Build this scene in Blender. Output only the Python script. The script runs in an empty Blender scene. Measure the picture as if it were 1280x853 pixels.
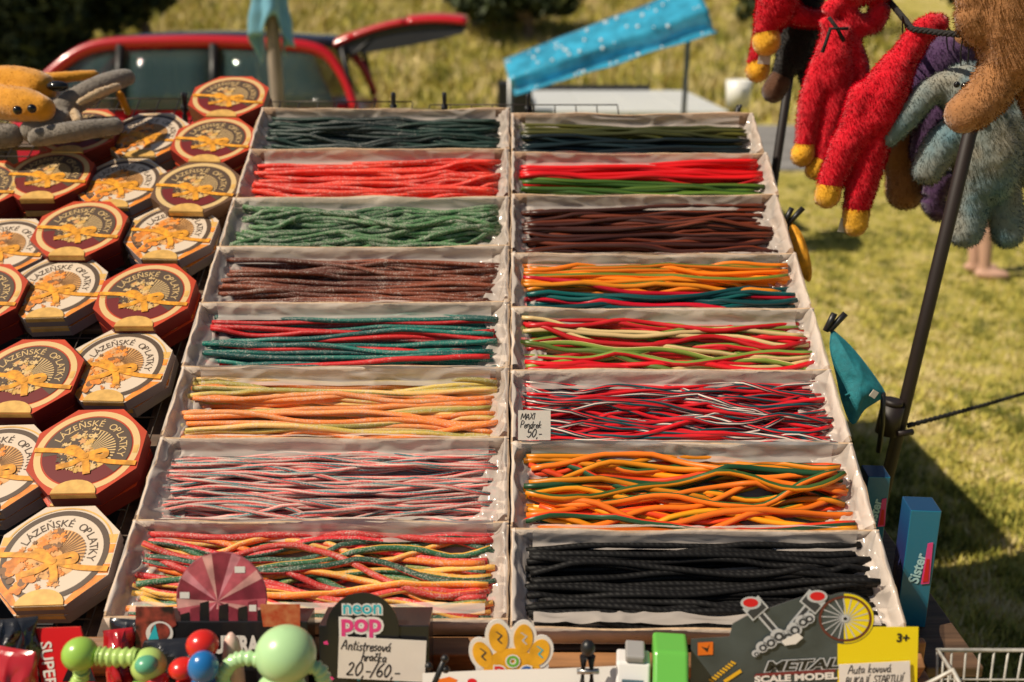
import bpy, bmesh, math, random
from mathutils import Vector, Matrix, noise
R = math.radians
rnd = random.Random(7)

# ------------------------------------------------------------------ camera, sky, sun, exposure
scene = bpy.context.scene
COL = scene.collection
CAM_H, PITCH, FPX = 1.75, R(18), 1280.0
cam_d = bpy.data.cameras.new('camera'); cam = bpy.data.objects.new('camera', cam_d); COL.objects.link(cam)
cam.location = (0, 0, CAM_H); cam.rotation_euler = (R(90) - PITCH, 0, 0)
cam_d.sensor_width = 36; cam_d.lens = 36; cam_d.clip_start = 0.05; cam_d.clip_end = 600
cam_d.dof.use_dof = True; cam_d.dof.focus_distance = 1.78; cam_d.dof.aperture_fstop = 2.7
scene.camera = cam
SUN_EL, SUN_AZ = R(50), R(252)          # azimuth of the sun seen from the stall, clockwise from +Y: left and a little behind the camera
w = bpy.data.worlds.new('World'); scene.world = w; w.use_nodes = True
nt = w.node_tree; nt.nodes.clear()
sky = nt.nodes.new('ShaderNodeTexSky'); sky.sky_type = 'NISHITA'; sky.sun_disc = False
sky.sun_elevation = SUN_EL; sky.sun_rotation = SUN_AZ
bg = nt.nodes.new('ShaderNodeBackground'); bg.inputs[1].default_value = 0.05
out = nt.nodes.new('ShaderNodeOutputWorld')
nt.links.new(sky.outputs[0], bg.inputs[0]); nt.links.new(bg.outputs[0], out.inputs[0])
sd = bpy.data.lights.new('sun', 'SUN'); sd.energy = 5.0; sd.angle = R(0.5); sd.color = (1.0, 0.88, 0.70)
sun = bpy.data.objects.new('sun', sd); COL.objects.link(sun)
to_sun = Vector((math.sin(SUN_AZ) * math.cos(SUN_EL), math.cos(SUN_AZ) * math.cos(SUN_EL), math.sin(SUN_EL)))
sun.rotation_euler = to_sun.to_track_quat('Z', 'Y').to_euler()
vs = scene.view_settings
vs.view_transform = 'Standard'; vs.look = 'None'; vs.exposure = 0.10; vs.gamma = 1.0

# ------------------------------------------------------------------ pixel helpers (pixels of the 1280x853 photograph)
CAM = Vector((0, 0, CAM_H))
def ray(px, py):
    x = (px - 640) / FPX; y = -(py - 426.5) / FPX
    return Vector((x, math.cos(PITCH) + y * math.sin(PITCH), -math.sin(PITCH) + y * math.cos(PITCH)))
def atY(px, py, Y):
    d = ray(px, py); return CAM + d * (Y / d.y)
def atZ(px, py, Z):
    d = ray(px, py); return CAM + d * ((Z - CAM_H) / d.z)
def depth(p):
    v = p - CAM; return v.y * math.cos(PITCH) - v.z * math.sin(PITCH)
ALPHA = math.atan(1286 / FPX) - PITCH          # slope of the slanted display
P0 = CAM + ray(640, 772) * 1.53
EY = Vector((0, math.cos(ALPHA), math.sin(ALPHA))); EZ = Vector((0, -math.sin(ALPHA), math.cos(ALPHA)))
D = Matrix(((1, 0, 0, 0), (0, EY.y, EZ.y, P0.y), (0, EY.z, EZ.z, P0.z), (0, 0, 0, 1)))
def disp(px, py, h=0.0):
    d = ray(px, py); t = ((P0 + EZ * h - CAM).dot(EZ)) / d.dot(EZ)
    p = CAM + d * t - P0
    return p.x, p.dot(EY)

# ------------------------------------------------------------------ materials
def lin(r, g, b):
    f = lambda c: (c / 255 / 12.92) if c / 255 <= 0.04045 else ((c / 255 + 0.055) / 1.055) ** 2.4
    return (f(r), f(g), f(b))
MATS = {}
def node_mat(name):
    m = bpy.data.materials.new(name); m.use_nodes = True
    t = m.node_tree; p = t.nodes['Principled BSDF']
    return m, t, p
def mat(name, col, rough=0.6, metal=0.0, var=0.0, scale=30.0, bump=0.0, bscale=None, spec=0.5, sheen=0.0, col2=None, coat=0.0, stretch=None):
    if name in MATS: return MATS[name]
    m, t, p = node_mat(name)
    p.inputs['Base Color'].default_value = (*col, 1); p.inputs['Roughness'].default_value = rough
    p.inputs['Metallic'].default_value = metal; p.inputs['Specular IOR Level'].default_value = spec
    if sheen: p.inputs['Sheen Weight'].default_value = sheen; p.inputs['Sheen Roughness'].default_value = 0.5
    if coat: p.inputs['Coat Weight'].default_value = coat; p.inputs['Coat Roughness'].default_value = 0.12
    if var or bump or col2:
        tc = t.nodes.new('ShaderNodeTexCoord'); src = tc.outputs['Object']
        if stretch:
            mp = t.nodes.new('ShaderNodeMapping'); mp.inputs['Scale'].default_value = stretch
            t.links.new(src, mp.inputs[0]); src = mp.outputs[0]
        nz = t.nodes.new('ShaderNodeTexNoise'); nz.inputs['Scale'].default_value = scale; nz.inputs['Detail'].default_value = 5
        t.links.new(src, nz.inputs['Vector'])
        if var or col2:
            rp = t.nodes.new('ShaderNodeValToRGB')
            a = col2 if col2 else tuple(c * (1 - var) for c in col)
            b = col if col2 else tuple(min(1, c * (1 + var)) for c in col)
            rp.color_ramp.elements[0].position = 0.35; rp.color_ramp.elements[1].position = 0.65
            rp.color_ramp.elements[0].color = (*a, 1); rp.color_ramp.elements[1].color = (*b, 1)
            t.links.new(nz.outputs['Fac'], rp.inputs[0]); t.links.new(rp.outputs[0], p.inputs['Base Color'])
        if bump:
            n2 = nz
            if bscale:
                n2 = t.nodes.new('ShaderNodeTexNoise'); n2.inputs['Scale'].default_value = bscale; n2.inputs['Detail'].default_value = 4
                t.links.new(src, n2.inputs['Vector'])
            bp = t.nodes.new('ShaderNodeBump'); bp.inputs['Strength'].default_value = bump; bp.inputs['Distance'].default_value = 0.01
            t.links.new(n2.outputs['Fac'], bp.inputs['Height']); t.links.new(bp.outputs[0], p.inputs['Normal'])
    MATS[name] = m
    return m
def candy_mat(name, cols, sugar=0.0, twist=0.0, rough=0.3, braid=False):
    """Stripes run round the strand (UV v), turning slowly along it; sugar = pale grains."""
    if name in MATS: return MATS[name]
    m, t, p = node_mat(name); N = t.nodes; L = t.links
    uv = N.new('ShaderNodeUVMap'); sp = N.new('ShaderNodeSeparateXYZ'); L.new(uv.outputs[0], sp.inputs[0])
    mul = N.new('ShaderNodeMath'); mul.operation = 'MULTIPLY'; mul.inputs[1].default_value = twist; L.new(sp.outputs[0], mul.inputs[0])
    add = N.new('ShaderNodeMath'); add.operation = 'ADD'; L.new(sp.outputs[1], add.inputs[0]); L.new(mul.outputs[0], add.inputs[1])
    fr = N.new('ShaderNodeMath'); fr.operation = 'FRACT'; L.new(add.outputs[0], fr.inputs[0])
    rp = N.new('ShaderNodeValToRGB'); cr = rp.color_ramp; cr.interpolation = 'CONSTANT'
    n = len(cols)
    cr.elements[0].position = 0; cr.elements[0].color = (*cols[0], 1)
    if n == 1: cr.elements.remove(cr.elements[1])
    for i in range(1, n):
        e = cr.elements[1] if i == 1 else cr.elements.new(i / n)
        e.position = i / n; e.color = (*cols[i], 1)
    L.new(fr.outputs[0], rp.inputs[0])
    oi = N.new('ShaderNodeObjectInfo'); hs = N.new('ShaderNodeHueSaturation')
    mr = N.new('ShaderNodeMapRange'); mr.inputs[3].default_value = 0.78; mr.inputs[4].default_value = 1.18
    L.new(oi.outputs['Random'], mr.inputs[0]); L.new(mr.outputs[0], hs.inputs['Value']); L.new(rp.outputs[0], hs.inputs['Color'])
    src = hs.outputs[0]
    tc = N.new('ShaderNodeTexCoord')
    nz = N.new('ShaderNodeTexNoise'); nz.inputs['Scale'].default_value = 380 if sugar else 650; nz.inputs['Detail'].default_value = 2
    L.new(tc.outputs['Object'], nz.inputs['Vector'])
    if sugar:
        n2 = N.new('ShaderNodeTexNoise'); n2.inputs['Scale'].default_value = 45; n2.inputs['Detail'].default_value = 2
        L.new(tc.outputs['Object'], n2.inputs['Vector'])
        av = N.new('ShaderNodeMath'); av.operation = 'MULTIPLY_ADD'; av.inputs[1].default_value = 0.45; L.new(n2.outputs['Fac'], av.inputs[0]); L.new(nz.outputs['Fac'], av.inputs[2])
        m2 = N.new('ShaderNodeMapRange'); m2.inputs[1].default_value = 0.86 - 0.3 * sugar; m2.inputs[2].default_value = 1.06 - 0.3 * sugar
        m2.inputs[3].default_value = 0; m2.inputs[4].default_value = 0.5
        L.new(av.outputs[0], m2.inputs[0])
        mx = N.new('ShaderNodeMix'); mx.data_type = 'RGBA'
        L.new(m2.outputs[0], mx.inputs[0]); L.new(src, mx.inputs[6]); mx.inputs[7].default_value = (0.62, 0.55, 0.47, 1)
        src = mx.outputs[2]
    L.new(src, p.inputs['Base Color'])
    p.inputs['Roughness'].default_value = rough
    if braid: p.inputs['Specular IOR Level'].default_value = .25
    bp = N.new('ShaderNodeBump'); bp.inputs['Distance'].default_value = 0.002; bp.inputs['Strength'].default_value = 0.5 if sugar else 0.08
    if braid:
        wv = N.new('ShaderNodeTexWave'); wv.inputs['Scale'].default_value = 1.0; wv.wave_profile = 'SIN'
        cb = N.new('ShaderNodeCombineXYZ'); m3 = N.new('ShaderNodeMath'); m3.operation = 'MULTIPLY'; m3.inputs[1].default_value = 30.0
        L.new(sp.outputs[0], m3.inputs[0]); m4 = N.new('ShaderNodeMath'); m4.operation = 'MULTIPLY_ADD'; m4.inputs[1].default_value = 0.63
        L.new(sp.outputs[1], m4.inputs[0]); L.new(m3.outputs[0], m4.inputs[2]); L.new(m4.outputs[0], cb.inputs[0])
        L.new(cb.outputs[0], wv.inputs['Vector']); L.new(wv.outputs['Fac'], bp.inputs['Height']); bp.inputs['Strength'].default_value = 0.3; bp.inputs['Distance'].default_value = 0.002
    else:
        L.new(nz.outputs['Fac'], bp.inputs['Height'])
    L.new(bp.outputs[0], p.inputs['Normal'])
    MATS[name] = m
    return m
def film_mat(name, col, fac, rough=0.2):
    if name in MATS: return MATS[name]
    m, t, p = node_mat(name)
    p.inputs['Base Color'].default_value = (*col, 1); p.inputs['Roughness'].default_value = rough; p.inputs['Specular IOR Level'].default_value = 0.8
    tr = t.nodes.new('ShaderNodeBsdfTransparent'); mx = t.nodes.new('ShaderNodeMixShader'); mx.inputs[0].default_value = fac
    t.links.new(tr.outputs[0], mx.inputs[1]); t.links.new(p.outputs[0], mx.inputs[2])
    t.links.new(mx.outputs[0], t.nodes['Material Output'].inputs[0])
    MATS[name] = m
    return m

# ------------------------------------------------------------------ mesh helpers
class MB:
    def __init__(s): s.v = []; s.f = []; s.m = []; s.uv = []; s.sm = []
    def face(s, idx, mi=0, smooth=False, uv=None):
        s.f.append(tuple(idx)); s.m.append(mi); s.sm.append(smooth); s.uv.append(uv)
    def box(s, lo, hi, mi=0, M=None):
        b = len(s.v)
        for z in (lo[2], hi[2]):
            for x, y in ((lo[0], lo[1]), (hi[0], lo[1]), (hi[0], hi[1]), (lo[0], hi[1])):
                p = Vector((x, y, z)); s.v.append(tuple(M @ p if M else p))
        for q in ((3, 2, 1, 0), (4, 5, 6, 7), (0, 1, 5, 4), (1, 2, 6, 5), (2, 3, 7, 6), (3, 0, 4, 7)): s.face([b + i for i in q], mi)
        return s
    def tube(s, pts, rad, n=8, mi=0, cap=True, smooth=True, up=Vector((0, 0, 1))):
        pts = [Vector(p) for p in pts]; b = len(s.v); K = len(pts)
        if not hasattr(rad, '__len__'): rad = [rad] * K
        u = 0.0; us = []
        for k in range(K):
            if k: u += (pts[k] - pts[k - 1]).length
            us.append(u)
            tan = (pts[min(k + 1, K - 1)] - pts[max(k - 1, 0)]).normalized()
            a = tan.cross(up)
            if a.length < 1e-4: a = tan.cross(Vector((1, 0, 0.01)))
            a.normalize(); c = a.cross(tan).normalized()
            for j in range(n):
                an = 2 * math.pi * j / n
                s.v.append(tuple(pts[k] + (a * math.cos(an) + c * math.sin(an)) * rad[k]))
        for k in range(K - 1):
            for j in range(n):
                j2 = (j + 1) % n
                s.face((b + k * n + j, b + k * n + j2, b + (k + 1) * n + j2, b + (k + 1) * n + j), mi, smooth,
                       ((us[k], j / n), (us[k], (j + 1) / n), (us[k + 1], (j + 1) / n), (us[k + 1], j / n)))
        if cap:
            s.face([b + j for j in range(n)][::-1], mi, False, [(0, j / n) for j in range(n)][::-1])
            s.face([b + (K - 1) * n + j for j in range(n)], mi, False, [(us[-1], j / n) for j in range(n)])
        return s
    def prism(s, outline, z0, z1, mi=0, M=None, mside=None):
        n = len(outline); b = len(s.v)
        area = sum(outline[i][0] * outline[(i + 1) % n][1] - outline[(i + 1) % n][0] * outline[i][1] for i in range(n))
        if area < 0: outline = outline[::-1]
        for z in (z0, z1):
            for x, y in outline:
                p = Vector((x, y, z)); s.v.append(tuple(M @ p if M else p))
        s.face([b + i for i in range(n)][::-1], mi); s.face([b + n + i for i in range(n)], mi)
        for i in range(n):
            j = (i + 1) % n; s.face((b + i, b + j, b + n + j, b + n + i), mi if mside is None else mside)
        return s
    def ring(s, r0, r1, z, a0=0, a1=360, n=48, mi=0, c=(0, 0)):
        b = len(s.v)
        for k in range(n + 1):
            a = R(a0 + (a1 - a0) * k / n)
            for r in (r0, r1): s.v.append((c[0] + r * math.cos(a), c[1] + r * math.sin(a), z))
        for k in range(n): s.face((b + 2 * k, b + 2 * k + 1, b + 2 * k + 3, b + 2 * k + 2), mi)
        return s
    def poly(s, pts, z, mi=0):
        n = len(pts)
        if sum(pts[i][0] * pts[(i + 1) % n][1] - pts[(i + 1) % n][0] * pts[i][1] for i in range(n)) < 0: pts = pts[::-1]
        b = len(s.v); s.v += [(x, y, z) for x, y in pts]; s.face(range(b, b + n), mi); return s
    def ell(s, c, r, mi=0, nu=14, nv=9, M=None):
        b = len(s.v); c = Vector(c)
        if not hasattr(r, '__len__'): r = (r, r, r)
        for i in range(nv + 1):
            ph = math.pi * i / nv
            for j in range(nu):
                th = 2 * math.pi * j / nu
                p = Vector((r[0] * math.sin(ph) * math.cos(th), r[1] * math.sin(ph) * math.sin(th), -r[2] * math.cos(ph)))
                if M: p = M @ p
                s.v.append(tuple(c + p))
        for i in range(nv):
            for j in range(nu):
                j2 = (j + 1) % nu
                s.face((b + i * nu + j, b + i * nu + j2, b + (i + 1) * nu + j2, b + (i + 1) * nu + j), mi, True)
        return s
    def grid(s, nu, nv, fn, mi=0, smooth=True):
        b = len(s.v)
        for i in range(nu + 1):
            for j in range(nv + 1): s.v.append(tuple(fn(i / nu, j / nv)))
        for i in range(nu):
            for j in range(nv):
                a = b + i * (nv + 1) + j
                s.face((a, a + nv + 1, a + nv + 2, a + 1), mi, smooth, ((i / nu, j / nv), ((i + 1) / nu, j / nv), ((i + 1) / nu, (j + 1) / nv), (i / nu, (j + 1) / nv)))
        return s
    def mesh(s, name, mats):
        me = bpy.data.meshes.new(name); me.from_pydata(s.v, [], s.f)
        for m in (mats if isinstance(mats, (list, tuple)) else [mats]): me.materials.append(m)
        me.polygons.foreach_set('material_index', s.m); me.polygons.foreach_set('use_smooth', s.sm)
        if any(u is not None for u in s.uv):
            l = me.uv_layers.new(name='UVMap'); k = 0; flat = []
            for f, u in zip(s.f, s.uv):
                for q in range(len(f)): flat += list(u[q]) if u else [0, 0]
            l.data.foreach_set('uv', flat)
        me.update(); return me
    def build(s, name, mats, parent=None, M=None):
        return obj(name, s.mesh(name, mats), parent, M)
def obj(name, me, parent=None, M=None):
    o = bpy.data.objects.new(name, me); COL.objects.link(o)
    if parent: o.parent = parent
    if M is not None: o.matrix_local = M
    return o
def empty(name, M=None):
    o = bpy.data.objects.new(name, None); COL.objects.link(o); o.empty_display_size = 0.05
    if M is not None: o.matrix_world = M
    return o
def tag(o, label, cat, group=None):
    o['label'] = label; o['category'] = cat
    if group: o['group'] = group
    return o
def kind(o, k): o['kind'] = k; return o
T = Matrix.Translation
def RZ(a): return Matrix.Rotation(a, 4, 'Z')
def RX(a): return Matrix.Rotation(a, 4, 'X')
def RY(a): return Matrix.Rotation(a, 4, 'Y')
def copy_tree(o, parent=None):
    c = o.copy(); COL.objects.link(c)
    if parent: c.parent = parent
    for ch in list(o.children): copy_tree(ch, c)
    return c
def bevel(o, wd=0.002, seg=2):
    m = o.modifiers.new('bevel', 'BEVEL'); m.width = wd; m.segments = seg; m.limit_method = 'ANGLE'; return o
def smoothpts(ctrl, per=6):
    """Catmull-Rom through the control points (any dimension)."""
    C = [tuple(c) for c in ctrl]; P = [C[0]] + C + [C[-1]]; res = []
    for i in range(1, len(P) - 2):
        for k in range(per):
            t = k / per
            res.append(tuple(0.5 * (2 * b + (c - a) * t + (2 * a - 5 * b + 4 * c - d) * t * t + (3 * b - a - 3 * c + d) * t ** 3)
                             for a, b, c, d in zip(P[i - 1], P[i], P[i + 1], P[i + 2])))
    res.append(C[-1]); return res
def text_mesh(body, size, offset=0.0, shear=0.0, space=1.0, extrude=0.0, name='lettering', bold=False):
    cu = bpy.data.curves.new('txt', 'FONT'); cu.body = body; cu.size = size; cu.offset = offset * size; cu.shear = shear
    cu.space_character = space; cu.extrude = extrude; cu.resolution_u = 3
    o = bpy.data.objects.new('txt', cu); COL.objects.link(o)
    dg = bpy.context.evaluated_depsgraph_get()
    me = bpy.data.meshes.new_from_object(o.evaluated_get(dg)); me.name = name
    bpy.data.objects.remove(o); bpy.data.curves.remove(cu)
    return me
def text_to_mb(mb, body, size, M, mi=0, center=False, **k):
    me = text_mesh(body, size, **k)
    xs = [v.co.x for v in me.vertices] or [0]
    sh = Vector((-(min(xs) + max(xs)) / 2 if center else 0, 0, 0))
    b = len(mb.v)
    for v in me.vertices: mb.v.append(tuple(M @ (v.co + sh)))
    for p in me.polygons: mb.face([b + i for i in p.vertices], mi)
    wdt = max(xs) - min(xs); bpy.data.meshes.remove(me); return wdt
# handwriting: single-stroke glyphs, drawn as thin ink ribbons
G = {
 'M': (.8, [[(0,0),(.1,1),(.38,.25),(.68,1),(.75,0)]]), 'A': (.65, [[(0,0),(.3,1),(.55,0)],[(.1,.38),(.48,.38)]]), 'X': (.6, [[(0,0),(.55,1)],[(.05,1),(.5,0)]]),
 'I': (.25, [[(.1,0),(.12,1)]]), 'Í': (.3, [[(.1,0),(.12,.9)],[(.14,1.05),(.26,1.25)]]), 'P': (.55, [[(.05,0),(.1,1),(.4,.98),(.45,.7),(.3,.48),(.08,.5)]]),
 'B': (.6, [[(.05,0),(.08,1),(.35,.95),(.4,.7),(.1,.52),(.45,.45),(.45,.1),(.05,0)]]), 'L': (.5, [[(.08,1),(.05,0),(.42,.02)]]), 'K': (.6, [[(.05,0),(.08,1)],[(.5,1),(.1,.5),(.5,0)]]),
 'J': (.5, [[(.35,1),(.35,.15),(.2,-.02),(.03,.15)]]), 'S': (.55, [[(.45,.85),(.3,1),(.1,.85),(.2,.55),(.42,.35),(.3,.02),(.03,.15)]]), 'T': (.55, [[(0,.98),(.5,1)],[(.25,1),(.22,0)]]),
 'R': (.6, [[(.05,0),(.08,1),(.38,.95),(.38,.6),(.1,.5),(.45,0)]]), 'U': (.6, [[(.05,1),(.08,.2),(.25,0),(.42,.2),(.45,1)]]),
 'a': (.48, [[(.36,.45),(.2,.52),(.05,.3),(.12,.02),(.3,.1),(.37,.45),(.36,.1),(.45,0)]]), 'á': (.48, [[(.36,.45),(.2,.52),(.05,.3),(.12,.02),(.3,.1),(.37,.45),(.36,.1),(.45,0)],[(.22,.65),(.34,.85)]]),
 'c': (.42, [[(.35,.42),(.2,.52),(.05,.28),(.15,.02),(.36,.08)]]), 'č': (.42, [[(.35,.42),(.2,.52),(.05,.28),(.15,.02),(.36,.08)],[(.1,.85),(.2,.68),(.32,.88)]]),
 'd': (.5, [[(.36,.42),(.2,.52),(.05,.28),(.15,.02),(.34,.15),(.4,1),(.37,.1),(.46,0)]]), 'e': (.42, [[(.06,.25),(.34,.32),(.24,.52),(.06,.35),(.1,.05),(.22,0),(.38,.1)]]),
 'h': (.48, [[(.05,0),(.1,1)],[(.07,.3),(.22,.52),(.34,.4),(.35,.05),(.44,0)]]), 'i': (.24, [[(.08,.5),(.08,.08),(.18,0)],[(.1,.72),(.11,.76)]]),
 'k': (.48, [[(.05,0),(.1,1)],[(.36,.5),(.08,.25),(.38,0)]]), 'n': (.48, [[(.05,.5),(.06,0)],[(.06,.3),(.22,.52),(.34,.4),(.35,.05),(.44,0)]]), 'o': (.44, [[(.2,.52),(.05,.28),(.18,0),(.36,.22),(.22,.52)]]),
 'r': (.36, [[(.05,.5),(.07,0)],[(.07,.28),(.18,.48),(.32,.48)]]), 's': (.38, [[(.3,.45),(.18,.52),(.08,.38),(.28,.2),(.18,0),(.03,.08)]]), 't': (.36, [[(.16,.85),(.14,.08),(.28,0)],[(.02,.55),(.32,.58)]]),
 'u': (.48, [[(.05,.5),(.07,.1),(.2,0),(.35,.2),(.36,.5),(.36,.08),(.46,0)]]), 'v': (.42, [[(.03,.5),(.17,0),(.36,.52)]]),
 '0': (.55, [[(.25,1),(.04,.5),(.2,0),(.45,.4),(.4,.85),(.25,1)]]), '2': (.55, [[(.05,.8),(.22,1),(.4,.8),(.25,.35),(.03,.02),(.48,.03)]]), '5': (.55, [[(.45,1),(.12,.98),(.08,.55),(.35,.6),(.42,.25),(.2,0),(.03,.1)]]),
 '6': (.55, [[(.4,1),(.12,.6),(.06,.2),(.25,0),(.42,.2),(.3,.45),(.08,.3)]]), ',': (.22, [[(.1,.05),(.04,-.15)]]), '-': (.4, [[(.05,.32),(.34,.34)]]), '/': (.4, [[(.02,-.1),(.38,1.05)]]), ' ': (.35, []),
}
def handwriting(mb, body, x, y, size, wd, z, mi=0, slant=0.18, space=1.0):
    r = random.Random(len(body) * 13 + int(size * 1e5)); cx = x
    for ch in body:
        adv, strokes = G[ch]
        dy = r.uniform(-.05, .05) * size; sc = size * r.uniform(.93, 1.07)
        for st in strokes:
            pts = [(cx + (a + slant * b) * sc, y + dy + b * sc) for a, b in st]
            pts = smoothpts(pts, 4) if len(pts) > 2 else pts
            for k in range(len(pts) - 1):
                (x0, y0), (x1, y1) = pts[k], pts[k + 1]; dx, dyy = x1 - x0, y1 - y0; l = math.hypot(dx, dyy) or 1e-9
                nx, ny = -dyy / l * wd / 2, dx / l * wd / 2; ex, ey = dx / l * wd * .3, dyy / l * wd * .3
                b = len(mb.v); mb.v += [(x0 - ex - nx, y0 - ey - ny, z), (x1 + ex - nx, y1 + ey - ny, z), (x1 + ex + nx, y1 + ey + ny, z), (x0 - ex + nx, y0 - ey + ny, z)]
                mb.face((b, b + 1, b + 2, b + 3), mi)
        cx += adv * size * space
    return cx
def remesh(mb, voxel, mats, name, smooth_it=6, disp_amp=0.0):
    """One continuous skin over overlapping limbs."""
    o = mb.build(name, mats)
    m = o.modifiers.new('r', 'REMESH'); m.mode = 'VOXEL'; m.voxel_size = voxel; m.use_smooth_shade = True
    s = o.modifiers.new('s', 'SMOOTH'); s.factor = 0.6; s.iterations = smooth_it
    me = bpy.data.meshes.new_from_object(o.evaluated_get(bpy.context.evaluated_depsgraph_get())); me.name = name
    bpy.data.objects.remove(o)
    if disp_amp:
        for v in me.vertices: v.co += v.normal * (noise.noise(v.co * 60) * disp_amp + noise.noise(v.co * 18) * disp_amp)
    for p in me.polygons: p.use_smooth = True
    if not me.materials:
        me.materials.append(mats if not isinstance(mats, (list, tuple)) else mats[0])
    return me
def fur_mesh(me, n, ln, wd, material, droop=0.5, seed=1):
    r = random.Random(seed); mb = MB(); NR = []; polys = list(me.polygons)
    cum = []; s = 0
    for p in polys: s += p.area; cum.append(s)
    import bisect
    for _ in range(n):
        p = polys[min(bisect.bisect(cum, r.random() * s), len(polys) - 1)]
        vs_ = [me.vertices[i].co for i in p.vertices]; a, b_ = r.random(), r.random()
        c = (vs_[0] * (1 - a) + vs_[1] * a) * (1 - b_) + (vs_[-1] * (1 - a) + vs_[-2 if len(vs_) > 3 else -1] * a) * b_
        nrm = p.normal; d = (nrm + Vector((r.gauss(0, .35), r.gauss(0, .35), r.gauss(0, .35) - droop))).normalized()
        NR.extend([tuple((nrm + Vector((r.gauss(0, .12), r.gauss(0, .12), r.gauss(0, .12)))).normalized())] * 3); sd_ = d.cross(Vector((r.gauss(0, 1), r.gauss(0, 1), r.gauss(0, 1)))).normalized() * wd
        L_ = ln * r.uniform(.6, 1.3); base = c - nrm * wd
        if sd_.cross(d).dot(nrm) < 0: sd_ = -sd_
        b = len(mb.v); mb.v += [tuple(base - sd_), tuple(base + sd_), tuple(base + d * L_)]
        mb.face((b, b + 1, b + 2), 0, True)
    fm = mb.mesh('fur', material); fm.normals_split_custom_set_from_vertices(NR); return fm

# ================================================================== SETTING
def ground_h(x, y):
    h = 0.0
    if y > 16.6: h += 0.19 * (y - 16.6) + 0.25 * noise.noise(Vector((x * .22, y * .22, 3))) * min(1, (y - 16.6) / 3)
    if not (11.4 < y < 16.7): h += 0.025 * noise.noise(Vector((x * 1.3, y * 1.3, 0)))
    return h
def grass_ground_mat():
    m, t, p = node_mat('grass_soil'); N = t.nodes; L = t.links
    tc = N.new('ShaderNodeTexCoord')
    def nz(sc, det=4):
        n = N.new('ShaderNodeTexNoise'); n.inputs['Scale'].default_value = sc; n.inputs['Detail'].default_value = det; L.new(tc.outputs['Object'], n.inputs['Vector']); return n
    a = nz(1.1); b = nz(7); c = nz(90, 2)
    rp = N.new('ShaderNodeValToRGB'); cr = rp.color_ramp
    cr.elements[0].position = .3; cr.elements[0].color = (.20, .19, .035, 1); cr.elements[1].position = .72; cr.elements[1].color = (.62, .50, .24, 1)
    e = cr.elements.new(.5); e.color = (.48, .41, .10, 1)
    ad = N.new('ShaderNodeMath'); ad.operation = 'MULTIPLY_ADD'; ad.inputs[1].default_value = .45
    L.new(b.outputs['Fac'], ad.inputs[0]); m2 = N.new('ShaderNodeMath'); m2.operation = 'MULTIPLY'; m2.inputs[1].default_value = .6
    L.new(a.outputs['Fac'], m2.inputs[0]); L.new(m2.outputs[0], ad.inputs[2]); L.new(ad.outputs[0], rp.inputs[0])
    L.new(rp.outputs[0], p.inputs['Base Color']); p.inputs['Roughness'].default_value = .95; p.inputs['Specular IOR Level'].default_value = .1
    bp = N.new('ShaderNodeBump'); bp.inputs['Strength'].default_value = .8; bp.inputs['Distance'].default_value = .03; L.new(c.outputs['Fac'], bp.inputs['Height']); L.new(bp.outputs[0], p.inputs['Normal'])
    return m
def axis(a0, a1, spec):
    xs = [a0]
    while xs[-1] < a1: xs.append(min(a1, xs[-1] + spec(xs[-1])))
    return xs
gx = axis(-90, 90, lambda x: .35 if -14 < x < 12 else 5); gy = axis(-12, 130, lambda y: .35 if -1 < y < 34 else 5)
mb = MB()
for y in gy:
    for x in gx: mb.v.append((x, y, ground_h(x, y)))
W_ = len(gx)
for j in range(len(gy) - 1):
    for i in range(W_ - 1): mb.face((j * W_ + i, j * W_ + i + 1, (j + 1) * W_ + i + 1, (j + 1) * W_ + i), 0, True)
kind(mb.build('ground', grass_ground_mat()), 'structure')
mb = MB()
mb.grid(60, 6, lambda u, v: (-60 + 120 * u, 11.6 + 4.7 * v + .12 * noise.noise(Vector((u * 60, v * 3, 9))), .012), 0)
kind(mb.build('road', mat('asphalt', (.21, .20, .19), .9, var=.25, scale=3, bump=.3, bscale=80)), 'structure')

# grass blades: tufts, dense near the stall, larger on the bank
gm = [mat('grass_green', (.24, .24, .040), .7, spec=.2), mat('grass_yellow', (.54, .47, .10), .7, spec=.2), mat('grass_straw', (.66, .54, .27), .8, spec=.2), mat('grass_dark', (.09, .105, .018), .7, spec=.2)]
def blades(name, n, place, h0, h1, wd, seed):
    r = random.Random(seed); mb = MB()
    for _ in range(n):
        x, y = place(r)
        if 11.5 < y < 16.4: continue
        z = ground_h(x, y) - .004; q = .6 * noise.noise(Vector((x * 1.3, y * 1.3, 5))) + .75 * noise.noise(Vector((x * 6.5, y * 5, 8))) + r.gauss(0, .2)
        if y < 12 and q > .1 and r.random() < .45: continue
        q += .15 if y > 16 else 0
        mi = 2 if q > .28 else 1 if q > -.05 else 0 if q > -.4 else 3
        for k in range(3):
            a = r.uniform(0, 6.28); h = r.uniform(h0, h1); ln = r.uniform(.2, 1.0) * h; ox, oy = r.gauss(0, wd * 2), r.gauss(0, wd * 2)
            ca, sa = math.cos(a), math.sin(a); b = len(mb.v)
            mb.v += [(x + ox - sa * wd, y + oy + ca * wd, z), (x + ox + sa * wd, y + oy - ca * wd, z), (x + ox + ca * ln, y + oy + sa * ln, z + h)]
            mb.face((b, b + 1, b + 2), mi)
    o = mb.build(name, gm); kind(o, 'stuff'); return o
def near_place(r):
    y = 1.9 + 9.6 * r.random() ** 1.5; x = r.uniform(.25, .62) * y + r.uniform(-.2, .4); return x, y
o = blades('grass', 42000, near_place, .012, .045, .0045, 3); tag(o, 'dry yellow-green mown lawn beside and behind the stall', 'grass')
def bank_place(r): return r.uniform(-11, 9), 16.6 + 11 * r.random()
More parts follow.
